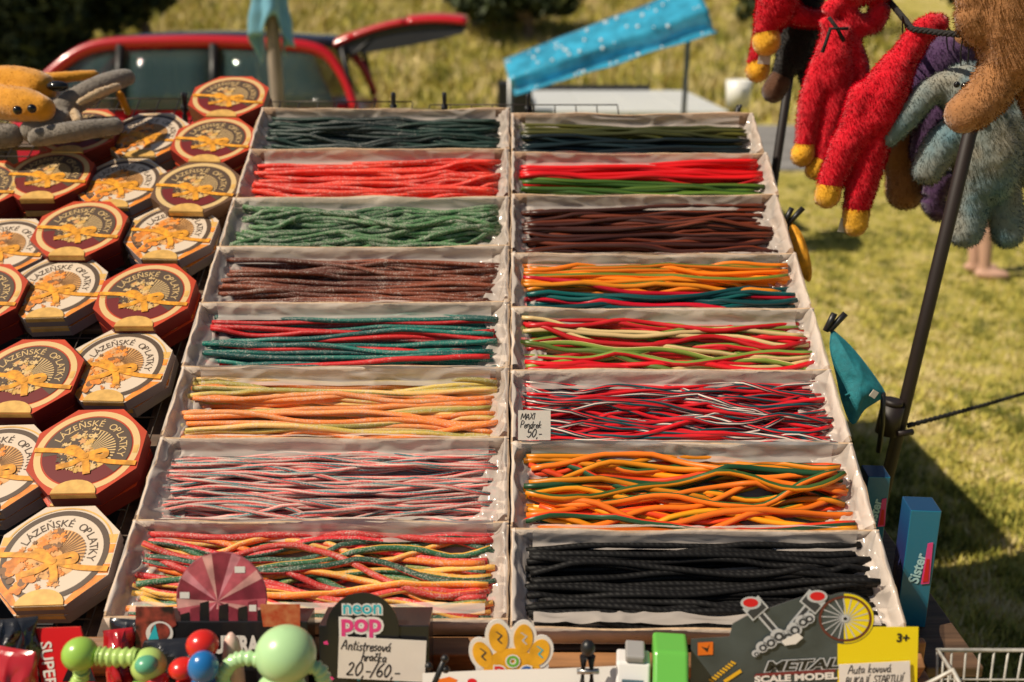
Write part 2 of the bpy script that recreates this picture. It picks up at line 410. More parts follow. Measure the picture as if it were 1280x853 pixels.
o = blades('bank_grass', 26000, bank_place, .08, .3, .022, 4); tag(o, 'sunlit straw-coloured long grass on the bank beyond the road', 'grass')

# ================================================================== TREES AND BUSHES
leaf_m = [mat('leaf_dark', (.022, .034, .012), .6, spec=.3), mat('leaf_mid', (.045, .062, .018), .6, spec=.3), mat('leaf_light', (.085, .10, .028), .6, spec=.3)]
bark = mat('bark', (.16, .12, .09), .9, var=.4, scale=12, bump=.8)
def tree(name, label, cat, x, y, trunk_h, cr, cz, n, leaf, seed, group=None):
    r = random.Random(seed); z0 = ground_h(x, y); root = empty(name, T((x, y, z0)))
    tag(root, label, cat, group); mb = MB()
    top = Vector((r.uniform(-.3, .3), r.uniform(-.3, .3), trunk_h)); tr = .05 + cr[0] * .055
    mb.tube(smoothpts([(0, 0, -.2), (.05, .03, trunk_h * .5), tuple(top)], 4), [tr * (1.15 - .5 * k / 8) for k in range(9)], 9)
    cc = Vector((0, 0, cz)); lobes = []
    for k in range(16):
        d = Vector((r.gauss(0, 1), r.gauss(0, 1), r.gauss(0, 1))).normalized() * r.uniform(.3, .85)
        c = cc + Vector((d.x * cr[0], d.y * cr[1], d.z * cr[2])); lobes.append((c, r.uniform(.3, .5)))
        if k < 9: mb.tube(smoothpts([tuple(top * r.uniform(.5, 1)), tuple((top + c) / 2 + Vector((0, 0, .1))), tuple(c)], 3), [tr * .5, tr * .45, tr * .4, tr * .3, tr * .25, tr * .18, tr * .1], 6)
    mb.build('trunk', bark, root)
    mb = MB()
    for k in range(n):
        c, s = lobes[k % len(lobes)]
        d = Vector((r.gauss(0, 1), r.gauss(0, 1), r.gauss(0, 1))).normalized() * (r.random() ** .45) * s
        p = c + Vector((d.x * cr[0], d.y * cr[1], d.z * cr[2]))
        u = Vector((r.gauss(0, 1), r.gauss(0, 1), r.gauss(0, 1))).normalized(); v_ = u.cross(Vector((r.gauss(0, 1), r.gauss(0, 1), r.gauss(0, 1)))).normalized()
        L_ = leaf * r.uniform(.6, 1.3); b = len(mb.v)
        mb.v += [tuple(p - u * L_), tuple(p + v_ * L_ * .45), tuple(p + u * L_), tuple(p - v_ * L_ * .45)]
        q = r.random(); mb.face((b, b + 1, b + 2, b + 3), 0 if q < .55 else 1 if q < .9 else 2)
    mb.build('crown', leaf_m, root)
    return root
def px_tree(px, Y, **k):
    p = atY(px, 40, Y); return tree(x=p.x, y=Y, **k)
px_tree(15, 17.9, name='broadleaf_tree', label='dark broadleaf tree with pale trunk left behind the car', cat='tree', trunk_h=2.6, cr=(1.5, 1.3, 1.5), cz=1.7, n=9000, leaf=.16, seed=1)
px_tree(100, 18.8, name='broadleaf_tree', label='dense dark tree crown above the front of the car', cat='tree', trunk_h=2.4, cr=(1.4, 1.3, 1.4), cz=1.65, n=9000, leaf=.16, seed=2)
px_tree(-60, 18.6, name='broadleaf_tree', label='dark tree at the edge of the wood beyond the car bonnet', cat='tree', trunk_h=2.4, cr=(2.1, 1.9, 1.9), cz=2.0, n=8000, leaf=.17, seed=8)
px_tree(178, 20.0, name='broadleaf_tree', label='dark leafy tree on the bank behind the car roof', cat='tree', trunk_h=2.2, cr=(1.1, 1.1, 1.0), cz=1.75, n=5000, leaf=.16, seed=3)
px_tree(658, 22.3, name='shrub', label='dark round shrub on the bank between car tailgate and blue tarpaulin', cat='shrub', trunk_h=.9, cr=(1.5, 1.2, .85), cz=1.15, n=6500, leaf=.14, seed=4)
px_tree(590, 23.0, name='shrub', label='dark shrub on the bank behind the open tailgate', cat='shrub', trunk_h=.8, cr=(1.0, 1.0, .7), cz=1.1, n=3600, leaf=.14, seed=14)
px_tree(985, 22.5, name='shrub', label='dark shrub on the bank behind the red plush monkeys', cat='shrub', trunk_h=.9, cr=(1.3, 1.1, .8), cz=1.15, n=3600, leaf=.14, seed=5)
px_tree(1250, 21.0, name='shrub', label='dark shrub on the bank behind the tan teddy', cat='shrub', trunk_h=.9, cr=(1.8, 1.4, 1.1), cz=1.5, n=3600, leaf=.15, seed=6)

# ================================================================== CAR
red_p = mat('car_red', (.50, .006, .012), .3, coat=.5, spec=.4)
blk = mat('black_plastic', (.012, .012, .012), .45)
car_glass = film_mat('car_glass', (.05, .09, .09), .55, .04)
tyre_m = mat('tyre', (.015, .015, .015), .85); rim_m = mat('rim', (.5, .5, .52), .3, metal=.9)
seat_m = mat('seat_fabric', (.05, .05, .055), .9)
def build_car():
    root = empty('hatchback_car', T((-2.88, 8.85, 0)) @ RZ(R(1.5)))
    tag(root, 'red hatchback car with dark roof and raised tailgate parked behind the stall', 'car')
    st = [(-2.25, .62, .55, .70), (-2.15, .72, .35, .80), (-1.7, .80, .25, .86), (-1.15, .92, .25, .88), (0, .95, .25, .89), (1.3, .97, .25, .88), (2.0, .98, .28, .86), (2.22, .90, .36, .80)]
    mb = MB(); n = 14
    for x, zt, zb, hw in st:
        for k in range(n):
            a = 2 * math.pi * k / n + .22; c, s = math.cos(a), math.sin(a)
            cy = math.copysign(abs(c) ** .35, c) * hw; cz = math.copysign(abs(s) ** .4, s)
            mb.v.append((x, cy * (1 - .05 * max(0, cz)), (zt + zb) / 2 + cz * (zt - zb) / 2))
    for i in range(len(st) - 1):
        for k in range(n):
            k2 = (k + 1) % n; mb.face((i * n + k, i * n + k2, (i + 1) * n + k2, (i + 1) * n + k), 0, True)
    mb.face(range(n)[::-1]); mb.face([(len(st) - 1) * n + k for k in range(n)])
    bmats = red_p
    mb.build('body', bmats, root)
    # roof and its red side rails
    def ry(x): return 1.455 - .05 * ((x - .75) / 1.3) ** 2
    mb = MB(); mb.grid(14, 10, lambda u, v: (-.52 + 2.45 * u, -.62 + 1.24 * v, ry(-.52 + 2.45 * u) + .045 - .05 * (2 * v - 1) ** 4))
    o = mb.build('roof', mat('roof_black', (.02, .012, .012), .2, coat=.6), root); s = o.modifiers.new('s', 'SOLIDIFY'); s.thickness = .03
    for sg in (-1, 1):
        path = smoothpts([(-1.28, sg * .80, .93), (-.95, sg * .74, 1.18), (-.5, sg * .655, 1.385), (.2, sg * .64, 1.425), (1.0, sg * .64, 1.42), (1.75, sg * .65, 1.375), (2.02, sg * .70, 1.2), (2.16, sg * .78, .95)], 6)
        mb = MB(); mb.tube(path, .045, 8); mb.build('roof_rail', red_p, root)
        for xa, xb, w_ in ((-.25, -.2, .045), (.72, .74, .05)):
            mb = MB(); mb.tube([(xa, sg * .80, .95), (xb, sg * .655, 1.40)], w_, 6); mb.build('pillar', blk, root)
        for xa, xb, xta, xtb in ((-1.2, -.3, -.62, -.25), (-.19, .67, -.16, .69), (.79, 1.98, .80, 1.72)):
            mb = MB(); mb.grid(4, 3, lambda u, v: ((xa + (xb - xa) * u) * (1 - v) + (xta + (xtb - xta) * u) * v, sg * (.80 * (1 - v) + .665 * v), .95 + .42 * v))
            o = mb.build('side_window', car_glass, root); s = o.modifiers.new('s', 'SOLIDIFY'); s.thickness = .006
        mb = MB(); mb.ell((-.95, sg * .93, 1.0), (.07, .10, .075)); mb.build('wing_mirror', red_p, root)
        mb = MB(); mb.box((-.05, sg * .885 - .012, .78), (.12, sg * .885 + .012, .81)); bevel(mb.build('door_handle', blk, root), .005)
    mb = MB(); mb.grid(4, 6, lambda u, v: (-1.22 + .72 * u, (-.74 + .12 * u) * (1 - 2 * v), .97 + .43 * u))
    o = mb.build('windscreen', car_glass, root); s = o.modifiers.new('s', 'SOLIDIFY'); s.thickness = .006
    for x, y in ((-.35, -.36), (-.35, .36), (.65, -.36), (.65, .36)):
        mb = MB(); mb.box((x - .06, y - .24, .45), (x + .08, y + .24, 1.08)); mb.box((x - .05, y - .12, 1.08), (x + .05, y + .12, 1.27)); mb.box((x - .5, y - .24, .38), (x, y + .24, .55))
        bevel(mb.build('seat', seat_m, root), .04, 3)
    # raised tailgate: curved shell hinged at the roof's rear edge, with its window
    tg = empty('tailgate', None); tg.parent = root
    def tgp(u, v, off=0):
        s = u * 1.35; a = R(16) - u * R(22); x = 1.93 + 1.38 * u; z = 1.45 + .46 * u - .30 * u * u
        return Vector((x, (-.60 - .12 * u) * (1 - 2 * v), z + off - .04 * (2 * v - 1) ** 4))
    mb = MB(); mb.grid(10, 8, lambda u, v: tgp(u * .12, v)); mb.grid(10, 8, lambda u, v: tgp(.55 + .45 * u, v))
    for va, vb in ((0, .1), (.9, 1)): mb.grid(8, 2, lambda u, v: tgp(.12 + .43 * u, va + (vb - va) * v))
    o = mb.build('tailgate_shell', red_p, tg); s = o.modifiers.new('s', 'SOLIDIFY'); s.thickness = .03
    mb = MB(); mb.grid(8, 6, lambda u, v: tgp(.12 + .43 * u, .1 + .8 * v, -.01)); mb.build('rear_window', car_glass, tg)
    mb = MB(); mb.grid(10, 8, lambda u, v: tgp(.56 + .42 * u, .04 + .92 * v, -.10 + .04 * abs(2 * u - 1)))
    for v in (.04, .96): mb.tube([tgp(.02 + .96 * k / 8, v, -.06) for k in range(9)], .035, 6)
    
    for v in (.03, .97): mb.grid(14, 4, lambda u, q: tgp(.03 + .95 * u, v, -.02 - .17 * q * math.sin(math.pi * (.12 + .8 * u)) ** .6) + Vector((0, (v - .5) * .06 * q, 0)))
    mb.grid(14, 6, lambda u, q: tgp(.1 + .85 * u, .05 + .9 * q, -.17 * math.sin(math.pi * (.12 + .8 * u)) ** .6 + .02))
    mb.build('inner_trim', blk, tg)
    mb = MB(); mb.box((2.75, -.3, 1.50), (2.95, .3, 1.515)); mb.build('number_plate', mat('plate_white', (.7, .7, .68), .4), tg)
    for sg in (-1, 1):
        mb = MB(); mb.tube([(2.0, sg * .62, 1.25), (2.45, sg * .60, 1.52)], .012, 6); mb.build('gas_strut', blk, tg)
    mb = MB(); mb.tube([(2.14, -.76, .95), (2.05, -.70, 1.36), (2.0, 0, 1.40), (2.05, .70, 1.36), (2.14, .76, .95)], .035, 6); mb.build('hatch_frame', blk, root)
    for x in (-1.42, 1.32):
        for sg in (-1, 1):
            wh = empty('wheel', None); wh.parent = root; wh.matrix_local = T((x, sg * .82, .31)) @ RX(R(90))
            mb = MB(); mb.tube([(0, 0, -.1), (0, 0, -.09), (0, 0, .09), (0, 0, .1)], [.28, .31, .31, .28], 24, up=Vector((1, 0, 0))); mb.build('tyre', tyre_m, wh)
            mb = MB(); mb.tube([(0, 0, -.106), (0, 0, .106)], .2, 20, up=Vector((1, 0, 0))); mb.build('rim', rim_m, wh)
    for sg in (-1, 1):
        mb = MB(); mb.ell((2.17, sg * .70, .80), (.06, .12, .14)); mb.build('tail_light', mat('tail_lens', (.5, .01, .01), .15), root)
        mb = MB(); mb.ell((-2.16, sg * .58, .66), (.09, .16, .07)); mb.build('headlight', mat('head_lens', (.6, .62, .65), .1), root)
    S = Matrix.Diagonal((.76, .96, 1.055, 1))          # short, tall hatchback proportions; the wheels stay round
    for ch in root.children_recursive:
        if ch.type == 'MESH' and ch.name.split('.')[0] not in ('tyre', 'rim'): ch.data.transform(S)
        elif ch.name.startswith('wheel'): ch.location.x *= .76
build_car()

# ================================================================== NEIGHBOURING STALL: counter, blue tarpaulin, wooden pole
def build_counter():
    Y = 8.0; zt = 1.0; a = atZ(668, 139, zt); b = atZ(912, 139, zt); dp = 2.1
    root = empty('market_table', T(((a.x + b.x) / 2, a.y, 0))); tag(root, 'white market table with black rear edge below the blue tarpaulin', 'table')
    hw = (b.x - a.x) / 2; wm = mat('white_board', (.66, .68, .68), .35, var=.05, scale=4)
    for k in range(4):
        x0 = -hw + 2 * hw * k / 4 + .003; mb = MB(); mb.box((x0, 0, zt - .03), (x0 + hw / 2 - .006, dp, zt)); bevel(mb.build('top_panel', wm, root), .004)
        mb = MB(); mb.box((x0, .03, .25), (x0 + hw / 2 - .006, .045, zt - .031)); mb.build('front_panel', wm, root)
    mb = MB(); mb.box((-hw, dp + .002, zt - .05), (hw * .55, dp + .05, zt + .05)); bevel(mb.build('rear_edge', mat('black_top', (.02, .02, .02), .5), root), .006)
    mb = MB(); mb.box((-hw - .28, -.1, 0), (-hw - .02, .15, zt + .22)); bevel(mb.build('end_post', blk, root), .01)
    for sx in (-hw + .05, hw - .05):
        for sy in (.08, dp - .08):
            mb = MB(); mb.box((sx - .03, sy - .03, 0), (sx + .03, sy + .03, zt - .031)); mb.build('leg', blk, root)
    Y = 7.6
    c = atY(922, 134, Y + .3)
    mb = MB(); p = [(.0, 0), (.085, 0), (.10, .20), (.092, .20), (.08, .02), (0, .02)]
    n = 20
    for r_, z in p:
        for k in range(n): mb.v.append((r_ * math.cos(2 * math.pi * k / n), r_ * math.sin(2 * math.pi * k / n), z))
    for i in range(len(p) - 1):
        for k in range(n): mb.face((i * n + k, i * n + (k + 1) % n, (i + 1) * n + (k + 1) % n, (i + 1) * n + k), 0, True)
    st = MB(); st.tube([(0, 0, -c.z + .02), (0, 0, -.002)], .03, 10); st.box((-.2, -.2, -c.z), (.2, .2, -c.z + .02)); 
    r2 = empty('bucket_stand', T((c.x, c.y, c.z))); tag(r2, 'white bucket on a thin post beside the white table', 'bucket stand')
    mb.build('bucket', mat('white_plastic', (.75, .75, .73), .35), r2); st.build('post', blk, r2)
    # tarpaulin: a trough of shiny blue sheet rising to the right on a frame
    Y2 = 7.3; A = atY(636, 98, Y2); B = atY(884, 12, Y2); ax = (B - A); Ln = ax.length
    root = empty('blue_tarpaulin', T(A)); tag(root, 'shiny blue tarpaulin awning sloping above the white table', 'awning')
    axn = ax.normalized(); upv = Vector((-axn.z, 0, axn.x)); back = Vector((0, 1, 0))
    prof = [(-.15, -.16), (-.145, -.10), (-.135, -.02), (-.06, -.035), (.0, -.045), (.07, .06), (.14, .18), (.17, .30)]     # (up, back)
    def fn(u, v):
        k = v * (len(prof) - 1); i = min(int(k), len(prof) - 2); f = k - i
        a = prof[i][0] * (1 - f) + prof[i + 1][0] * f; b_ = prof[i][1] * (1 - f) + prof[i + 1][1] * f
        w_ = .72 + .28 * u
        q = noise.noise(Vector((u * 5, v * 4, 2))) * .018
        return axn * (u * Ln) + upv * (a * w_ + q) + back * (b_ + q)
    mb = MB(); mb.grid(36, 20, fn)
    blue = mat('blue_tarp', (.04, .32, .50), .2, coat=.6, var=.25, scale=10, bump=.5, bscale=30)
    o = mb.build('sheet', blue, root); s = o.modifiers.new('s', 'SOLIDIFY'); s.thickness = .004
    r = random.Random(5); mb = MB()
    for _ in range(46):
        u, v = r.random(), r.choice((r.uniform(.45, .95), r.uniform(.5, .9), r.uniform(.02, .16)))
        p = fn(u, v); mb.ell(p - back * .006 + upv * .004, r.uniform(.005, .013), 0, 8, 6)
    kind(mb.build('glint_bead', mat('glint_white', (.9, .95, .97), .1), root), 'stuff')  # white beads stand in for sun glints on the sheet
    pm = mat('grey_metal', (.25, .25, .25), .4, metal=.7)
    for u in (.03, .97):
        p = fn(u, .85); q = Vector((p.x, p.y + .1, -A.z)); mb = MB(); mb.tube([q, p], .018, 8); mb.build('support_pole', pm, root)
    mb = MB(); mb.tube([fn(0, .72) - upv * .02, fn(1, .72) - upv * .02], .015, 8); mb.build('ridge_bar', pm, root)
build_counter()
def build_wood_pole():
    Y = 6.2; a = atY(346, 112, Y); b = atY(334, -60, Y); d = (a - b); foot = a + d * (a.z / -d.z) if d.z < 0 else a
    root = empty('wooden_pole', T((foot.x, foot.y, 0))); tag(root, 'weathered wooden tent pole with blue plastic tied round its top', 'pole')
    F = Vector((foot.x, foot.y, 0)); mb = MB(); n = 8
    mb.tube([(0, 0, 0)] + [tuple((b - F) * t) for t in (.3, .6, .9, 1.15)], .04, 10); mb.build('post', mat('grey_wood', (.30, .24, .19), .85, var=.3, scale=8, stretch=(8, 8, .6), bump=.4), root)
    r = random.Random(3); mb = MB(); ck = atY(338, 26, Y) - F
    def drape(u, v):
        an = R(-150 + 300 * u) - math.pi / 2; rr_ = .055 + .03 * v + .016 * math.sin(u * 23 + v * 2) + .01 * noise.noise(Vector((u * 6, v * 5, 1)))
        return ck + Vector((rr_ * math.cos(an) * 1.25, rr_ * math.sin(an), .30 - (.40 + .10 * math.sin(u * 7 + 1) + .04 * math.sin(u * 19)) * v))
    mb.grid(60, 14, drape)
    o = mb.build('tied_plastic', mat('pale_blue_plastic', (.16, .38, .5), .3, coat=.4), root); s = o.modifiers.new('s', 'SOLIDIFY'); s.thickness = .005
build_wood_pole()

# ================================================================== PERSON walking past behind the plush toys
def build_person():
    c = atZ(1212, 346, 0.0); root = empty('person', T((c.x + .08, c.y, ground_h(c.x, c.y))) @ RZ(R(72))); tag(root, 'person in dark shorts and grey top on the lawn, bare leg below the plush rabbit', 'person')
    skin = mat('skin', (.55, .33, .24), .55); mb = MB()
    for sg, fx in ((-1, 0.0), (1, .05)):
        mb.tube(smoothpts([(sg * .09, fx, .90), (sg * .10, fx - .02, .70), (sg * .09, fx, .47), (sg * .09, fx + .02, .33), (sg * .085, fx, .10), (sg * .085, fx, .05)], 4), [.085 - .05 * min(1, k / 18) for k in range(21)], 10)
        mb.ell((sg * .09, fx - .05, .04), (.045, .12, .04)); mb.ell((sg * .09, fx + .02, .33), (.052, .058, .12))
        mb.tube(smoothpts([(sg * .19, 0, 1.38), (sg * .25, .02, 1.12), (sg * .26, -.05, .86)], 4), [.048 - .022 * k / 8 for k in range(9)], 8)
        mb.ell((sg * .26, -.07, .78), (.025, .04, .075))
    mb.tube([(0, 0, .86), (0, 0, 1.0), (0, 0, 1.2), (0, 0, 1.36), (0, 0, 1.46)], [.14, .13, .14, .16, .06], 12)
    mb.tube([(0, 0, 1.4), (0, -.01, 1.55)], .05, 8); mb.ell((0, -.02, 1.62), (.075, .095, .115)); mb.ell((0, -.115, 1.61), (.014, .018, .022))
    obj('body', remesh(mb, .014, skin, 'body', 3), root)
    mb = MB(); mb.tube([(0, 0, .86), (0, 0, 1.0), (0, 0, 1.2), (0, 0, 1.34), (0, 0, 1.44)], [.165, .155, .165, .185, .09], 14)
    for sg in (-1, 1): mb.tube([(sg * .15, 0, 1.38), (sg * .235, .015, 1.17)], [.08, .07], 10)
    obj('shirt', remesh(mb, .016, mat('grey_shirt', (.2, .2, .22), .9), 'shirt', 3), root)
    mb = MB(); mb.tube([(0, 0, .78), (0, 0, .9), (0, 0, 1.0)], [.165, .17, .16], 14)
    for sg in (-1, 1): mb.tube([(sg * .09, 0, .9), (sg * .10, 0, .58)], [.10, .105], 10)
    obj('shorts', remesh(mb, .016, mat('navy_cloth', (.03, .035, .05), .9), 'shorts', 2), root)
    mb = MB(); mb.ell((0, 0, 1.66), (.09, .10, .10)); mb.build('hair', mat('hair_brown', (.05, .03, .02), .7), root)
build_person()

# ================================================================== DISPLAY STAND
wood = mat('stand_wood', (.26, .12, .045), .55, var=.35, scale=6, stretch=(1, 12, 12), bump=.25)
wood_d = mat('dark_wood', (.10, .055, .03), .6, var=.35, scale=6, stretch=(1, 12, 12), bump=.25)
SHZ = 0.775                                # height of the toy shelf
def build_stand():
    root = empty('display_stand', T((0, P0.y, 0))); tag(root, 'slanted wooden stall stand carrying the candy boxes, with a toy shelf in front', 'stand')
    inv = T((0, -P0.y, 0)); M = inv @ D
    def part(name, lo, hi, m, MM=M, bv=.003):
        mb = MB(); mb.box(lo, hi, 0, MM); return bevel(mb.build(name, m, root), bv)
    for k in range(5):                      # boards under the candy boxes
        part('slanted_board', (-.64 + k * .25, -.02, -.074), (-.64 + k * .25 + .246, 1.40, -.0615), wood_d)
    part('front_rail', (-1.35, -.045, -.10), (-.008, -.014, -.03), wood); part('front_rail', (-.004, -.052, -.10), (.62, -.026, -.055), wood)
    for x in (-1.32, -.66, .60): part('sloping_beam', (x - .025, -.03, -.16), (x + .025, 1.48, -.100), wood_d)
    for t in (.1, .7, 1.35): part('cross_beam', (-1.345, t, -.0995), (.625, t + .05, -.0855), wood_d)
    part('shade_sheet', (-1.34, -.03, -.170), (-.70, 1.02, -.161), mat('shade_dark', (.02, .02, .022), .8))  # dark sheet added to stand in for the shade below the wire grid
    I = inv
    part('toy_shelf', (-1.0, .98, SHZ - .02), (.64, P0.y + .03, SHZ), mat('shelf_wood', (.42, .17, .06), .5, var=.3, scale=6, stretch=(1, 12, 12), bump=.2), I)
    part('shelf_back', (-1.0, P0.y + .031, SHZ - .02), (.64, P0.y + .045, SHZ + .045), mat('shelf_wood', (0, 0, 0)), I)
    part('side_ledge', (.645, P0.y + .031, SHZ - .02), (.735, P0.y + .52, SHZ), wood_d, I)
    for x in (-.95, -.2, .6):
        for y in (1.03, P0.y + .46): part('leg', (x - .025, y - .025, 0), (x + .025, y + .025, SHZ - .021), wood_d, I)
    for x in (-1.32, -.66, .60):
        p = D @ Vector((x, 1.42, -.16)); part('leg', (x - .03, p.y - .03, 0), (x + .03, p.y + .03, p.z + .01), wood_d, I)
    for x in (-1.32,):
        p = D @ Vector((x, .02, -.16)); part('leg', (x - .03, p.y - .03, 0), (x + .03, p.y + .03, p.z + .01), wood_d, I)
build_stand()

# wire grid panels: each wire a part
wire_m = mat('wire_steel', (.055, .04, .032), .45, metal=.6)
def wire_panel(label, x0, x1, t0, t1, h, step=.052):
    root = empty('wire_grid_panel', D @ T((x0, t0, h))); tag(root, label, 'wire grid')
    mb = MB(); mb.tube([(0, 0, 0), (0, t1 - t0, 0)], .0017, 5); la = mb.mesh('wire', wire_m)
    mb = MB(); mb.tube([(0, 0, .0034), (x1 - x0, 0, .0034)], .0017, 5); lb = mb.mesh('wire', wire_m)
    nx = int(round((x1 - x0) / step)); ny = int(round((t1 - t0) / step))
    for i in range(nx + 1): obj('wire', la, root, T(((x1 - x0) * i / nx, 0, 0)))
    for j in range(ny + 1): obj('wire', lb, root, T((0, (t1 - t0) * j / ny, 0)))
wire_panel('black wire grid panel under the octagonal wafer boxes, reaching past their top', -1.34, -.665, -.01, 1.56, -.0835)
wire_panel('black wire grid panel standing out behind the dark green candy box', -.655, -.26, 1.415, 1.545, -.0835)
wire_panel('black wire grid panel standing out behind the olive and dark candy box', -.215, .275, 1.415, 1.53, -.0835)

# black clips on the wire grids and behind the boxes
clip_m = mat('clip_black', (.012, .012, .013), .4)
def clip_mesh():
    mb = MB()
    for s in (-1, 1): mb.tube(smoothpts([(0, s * .003, 0), (0, s * .006, .02), (0, s * .004, .035), (0, s * .012, .062)], 3), [.006] * 3 + [.005] * 7, 6)
    mb.tube([(-.008, 0, .034), (.008, 0, .034)], .007, 8)
    return mb.mesh('clip', clip_m)
CLIP = clip_mesh()
for px, py, lab, tilt in ((228, 143, 'black clip on the wire grid beside the topmost wafer box', 0), (262, 146, 'black clip on the wire grid half behind the topmost wafer box', 0), (491, 143, 'black clip behind the right end of the dark green candy box', 0),
                          (555, 143, 'black clip on the left end of the wire grid before the tarpaulin', 0), (660, 145, 'black clip on the wire grid below the blue tarpaulin', 0), (912, 134, 'black tilted clip behind the corner of the olive candy box', 14)):
    x, t = disp(px, py, -.055); p = D @ Vector((x, min(max(t, 1.435), 1.54), -.088))
    o = obj('peg_clip', CLIP, None, T(p) @ RY(R(tilt)) @ RX(R(-10))); o.scale = (1.0, 1.0, 1.3)
    if px == 912: o.location = D @ Vector((x, 1.412, -.10))
    tag(o, lab, 'clip', 'black clips behind the boxes')

# ================================================================== CANDY BOXES AND STRANDS
def lc(r, g, b, k=.85): return tuple(c * k for c in lin(r, g, b))
card_w = mat('box_card_white', (.66, .55, .46), .75, var=.12, scale=14, bump=.15, bscale=90)
card_k = mat('box_card_kraft', (.40, .26, .17), .8, var=.14, scale=14, bump=.2, bscale=90)
film = film_mat('clear_liner', (.80, .70, .62), .46, .13)
card_e = mat('box_card_edge', (.50, .34, .21), .85, var=.2, scale=60)
c = candy_mat
PAL = {
 'dark_green': c('c_dark_green', [lc(14, 50, 40), lc(8, 32, 30)], .06, 2, .5),
 'coral': c('c_coral', [lc(240, 58, 28), lc(228, 42, 22)], .36, 3, .6),
 'moss': c('c_moss', [lc(62, 112, 60), lc(44, 88, 48)], .5, 2, .6),
 'brown': c('c_brown', [lc(132, 60, 30), lc(96, 40, 20)], .34, 2, .6),
 'teal': c('c_teal', [lc(4, 116, 102), lc(2, 84, 80)], .32, 2, .5),
 'red_s': c('c_red_s', [lc(205, 24, 26)], .1, 0, .5), 'wine': c('c_wine', [lc(112, 20, 32), lc(150, 50, 50)], .3, 3, .5),
 'peach': c('c_peach', [lc(250, 135, 50), lc(245, 150, 80)], .45, 1.5, .6), 'khaki': c('c_khaki', [lc(205, 175, 80), lc(165, 150, 70), lc(235, 185, 105)], .45, 1.5, .6),
 'pastel': c('c_pastel', [lc(234, 88, 84), lc(220, 182, 168), lc(84, 140, 140), lc(226, 120, 112), lc(210, 176, 164), lc(230, 88, 84), lc(56, 112, 118), lc(206, 160, 150)], .45, 3.2, .6),
 'gr_yel': c('c_gr_yel', [lc(46, 112, 72), lc(242, 180, 66), lc(130, 140, 70)], .4, .12, .6), 'or_yel': c('c_or_yel', [lc(244, 128, 36), lc(246, 186, 84), lc(215, 60, 50)], .4, .12, .6), 'rd_gr': c('c_rd_gr', [lc(222, 56, 52), lc(40, 88, 66), lc(214, 40, 48)], .4, .12, .6),
 'olive': c('c_olive', [lc(88, 86, 24), lc(56, 60, 20)], 0, 1, .42), 'petrol': c('c_petrol', [lc(12, 36, 40), lc(8, 26, 30)], 0, 1, .4),
 'red': c('c_red', [lc(238, 18, 20), lc(215, 14, 20)], 0, 1, .38), 'leaf': c('c_leaf', [lc(88, 118, 34), lc(54, 88, 26)], 0, 1, .42),
 'cocoa': c('c_cocoa', [lc(112, 48, 24), lc(62, 26, 16)], 0, 1, .42),
 'orange': c('c_orange', [lc(250, 150, 24), lc(246, 128, 18), lc(104, 120, 40)], 0, .1, .38), 'sea': c('c_sea', [lc(4, 92, 88), lc(4, 66, 68)], 0, 1, .38), 'cherry': c('c_cherry', [lc(196, 16, 38)], 0, 0, .3),
 'red_grn': c('c_red_grn', [lc(222, 26, 34), lc(206, 22, 32), lc(120, 140, 58)], 0, .1, .38), 'grn_pale': c('c_grn_pale', [lc(126, 146, 58), lc(226, 194, 136), lc(96, 120, 46)], 0, .1, .38),
 'tricolor': c('c_tricolor', [lc(232, 34, 40), lc(226, 30, 38), lc(20, 82, 88), lc(236, 214, 200), lc(14, 48, 54), lc(230, 36, 42), lc(16, 60, 66), lc(24, 88, 94), lc(200, 30, 38), lc(206, 26, 36)], 0, 3.2, .32),
 'amber': c('c_amber', [lc(253, 168, 22), lc(250, 148, 18), lc(60, 92, 40)], 0, .1, .38), 'ember': c('c_ember', [lc(240, 74, 28), lc(246, 120, 26), lc(48, 86, 44)], 0, .1, .38), 'bottle': c('c_bottle', [lc(36, 82, 48), lc(226, 60, 30)], 0, .1, .38),
 'liquorice': c('c_liquorice', [(.0055, .005, .005)], 0, 0, .62, braid=True),
}
DESC = {'dark_green': 'dark green sugared', 'coral': 'coral red sugared', 'moss': 'moss green sugared', 'brown': 'brown sugared', 'teal': 'teal sugared', 'red_s': 'bright red sugared', 'wine': 'wine red sugared',
 'peach': 'peach orange sugared', 'khaki': 'yellow-khaki sugared', 'pastel': 'thin pink, white and blue-grey striped', 'gr_yel': 'green and yellow sugared', 'or_yel': 'orange and yellow sugared', 'rd_gr': 'red and green sugared',
 'olive': 'olive green smooth', 'petrol': 'blackish petrol smooth', 'red': 'plain bright red smooth', 'leaf': 'plain leaf green smooth', 'cocoa': 'dark cocoa brown smooth', 'orange': 'orange smooth', 'sea': 'dark teal smooth', 'cherry': 'cherry red smooth',
 'red_grn': 'red with green edge', 'grn_pale': 'pale green and cream', 'tricolor': 'thin red, white and dark teal twisted', 'amber': 'amber yellow smooth', 'ember': 'fiery orange-red smooth', 'bottle': 'bottle green and red', 'liquorice': 'black braided liquorice'}
yl = [772, 650, 545, 458, 377, 308, 246, 187, 135]; yr = [785, 660, 552, 462, 385, 315, 243, 190, 142]
tl = [disp(640, y)[1] for y in yl]; tr_ = [disp(640, y)[1] for y in yr]
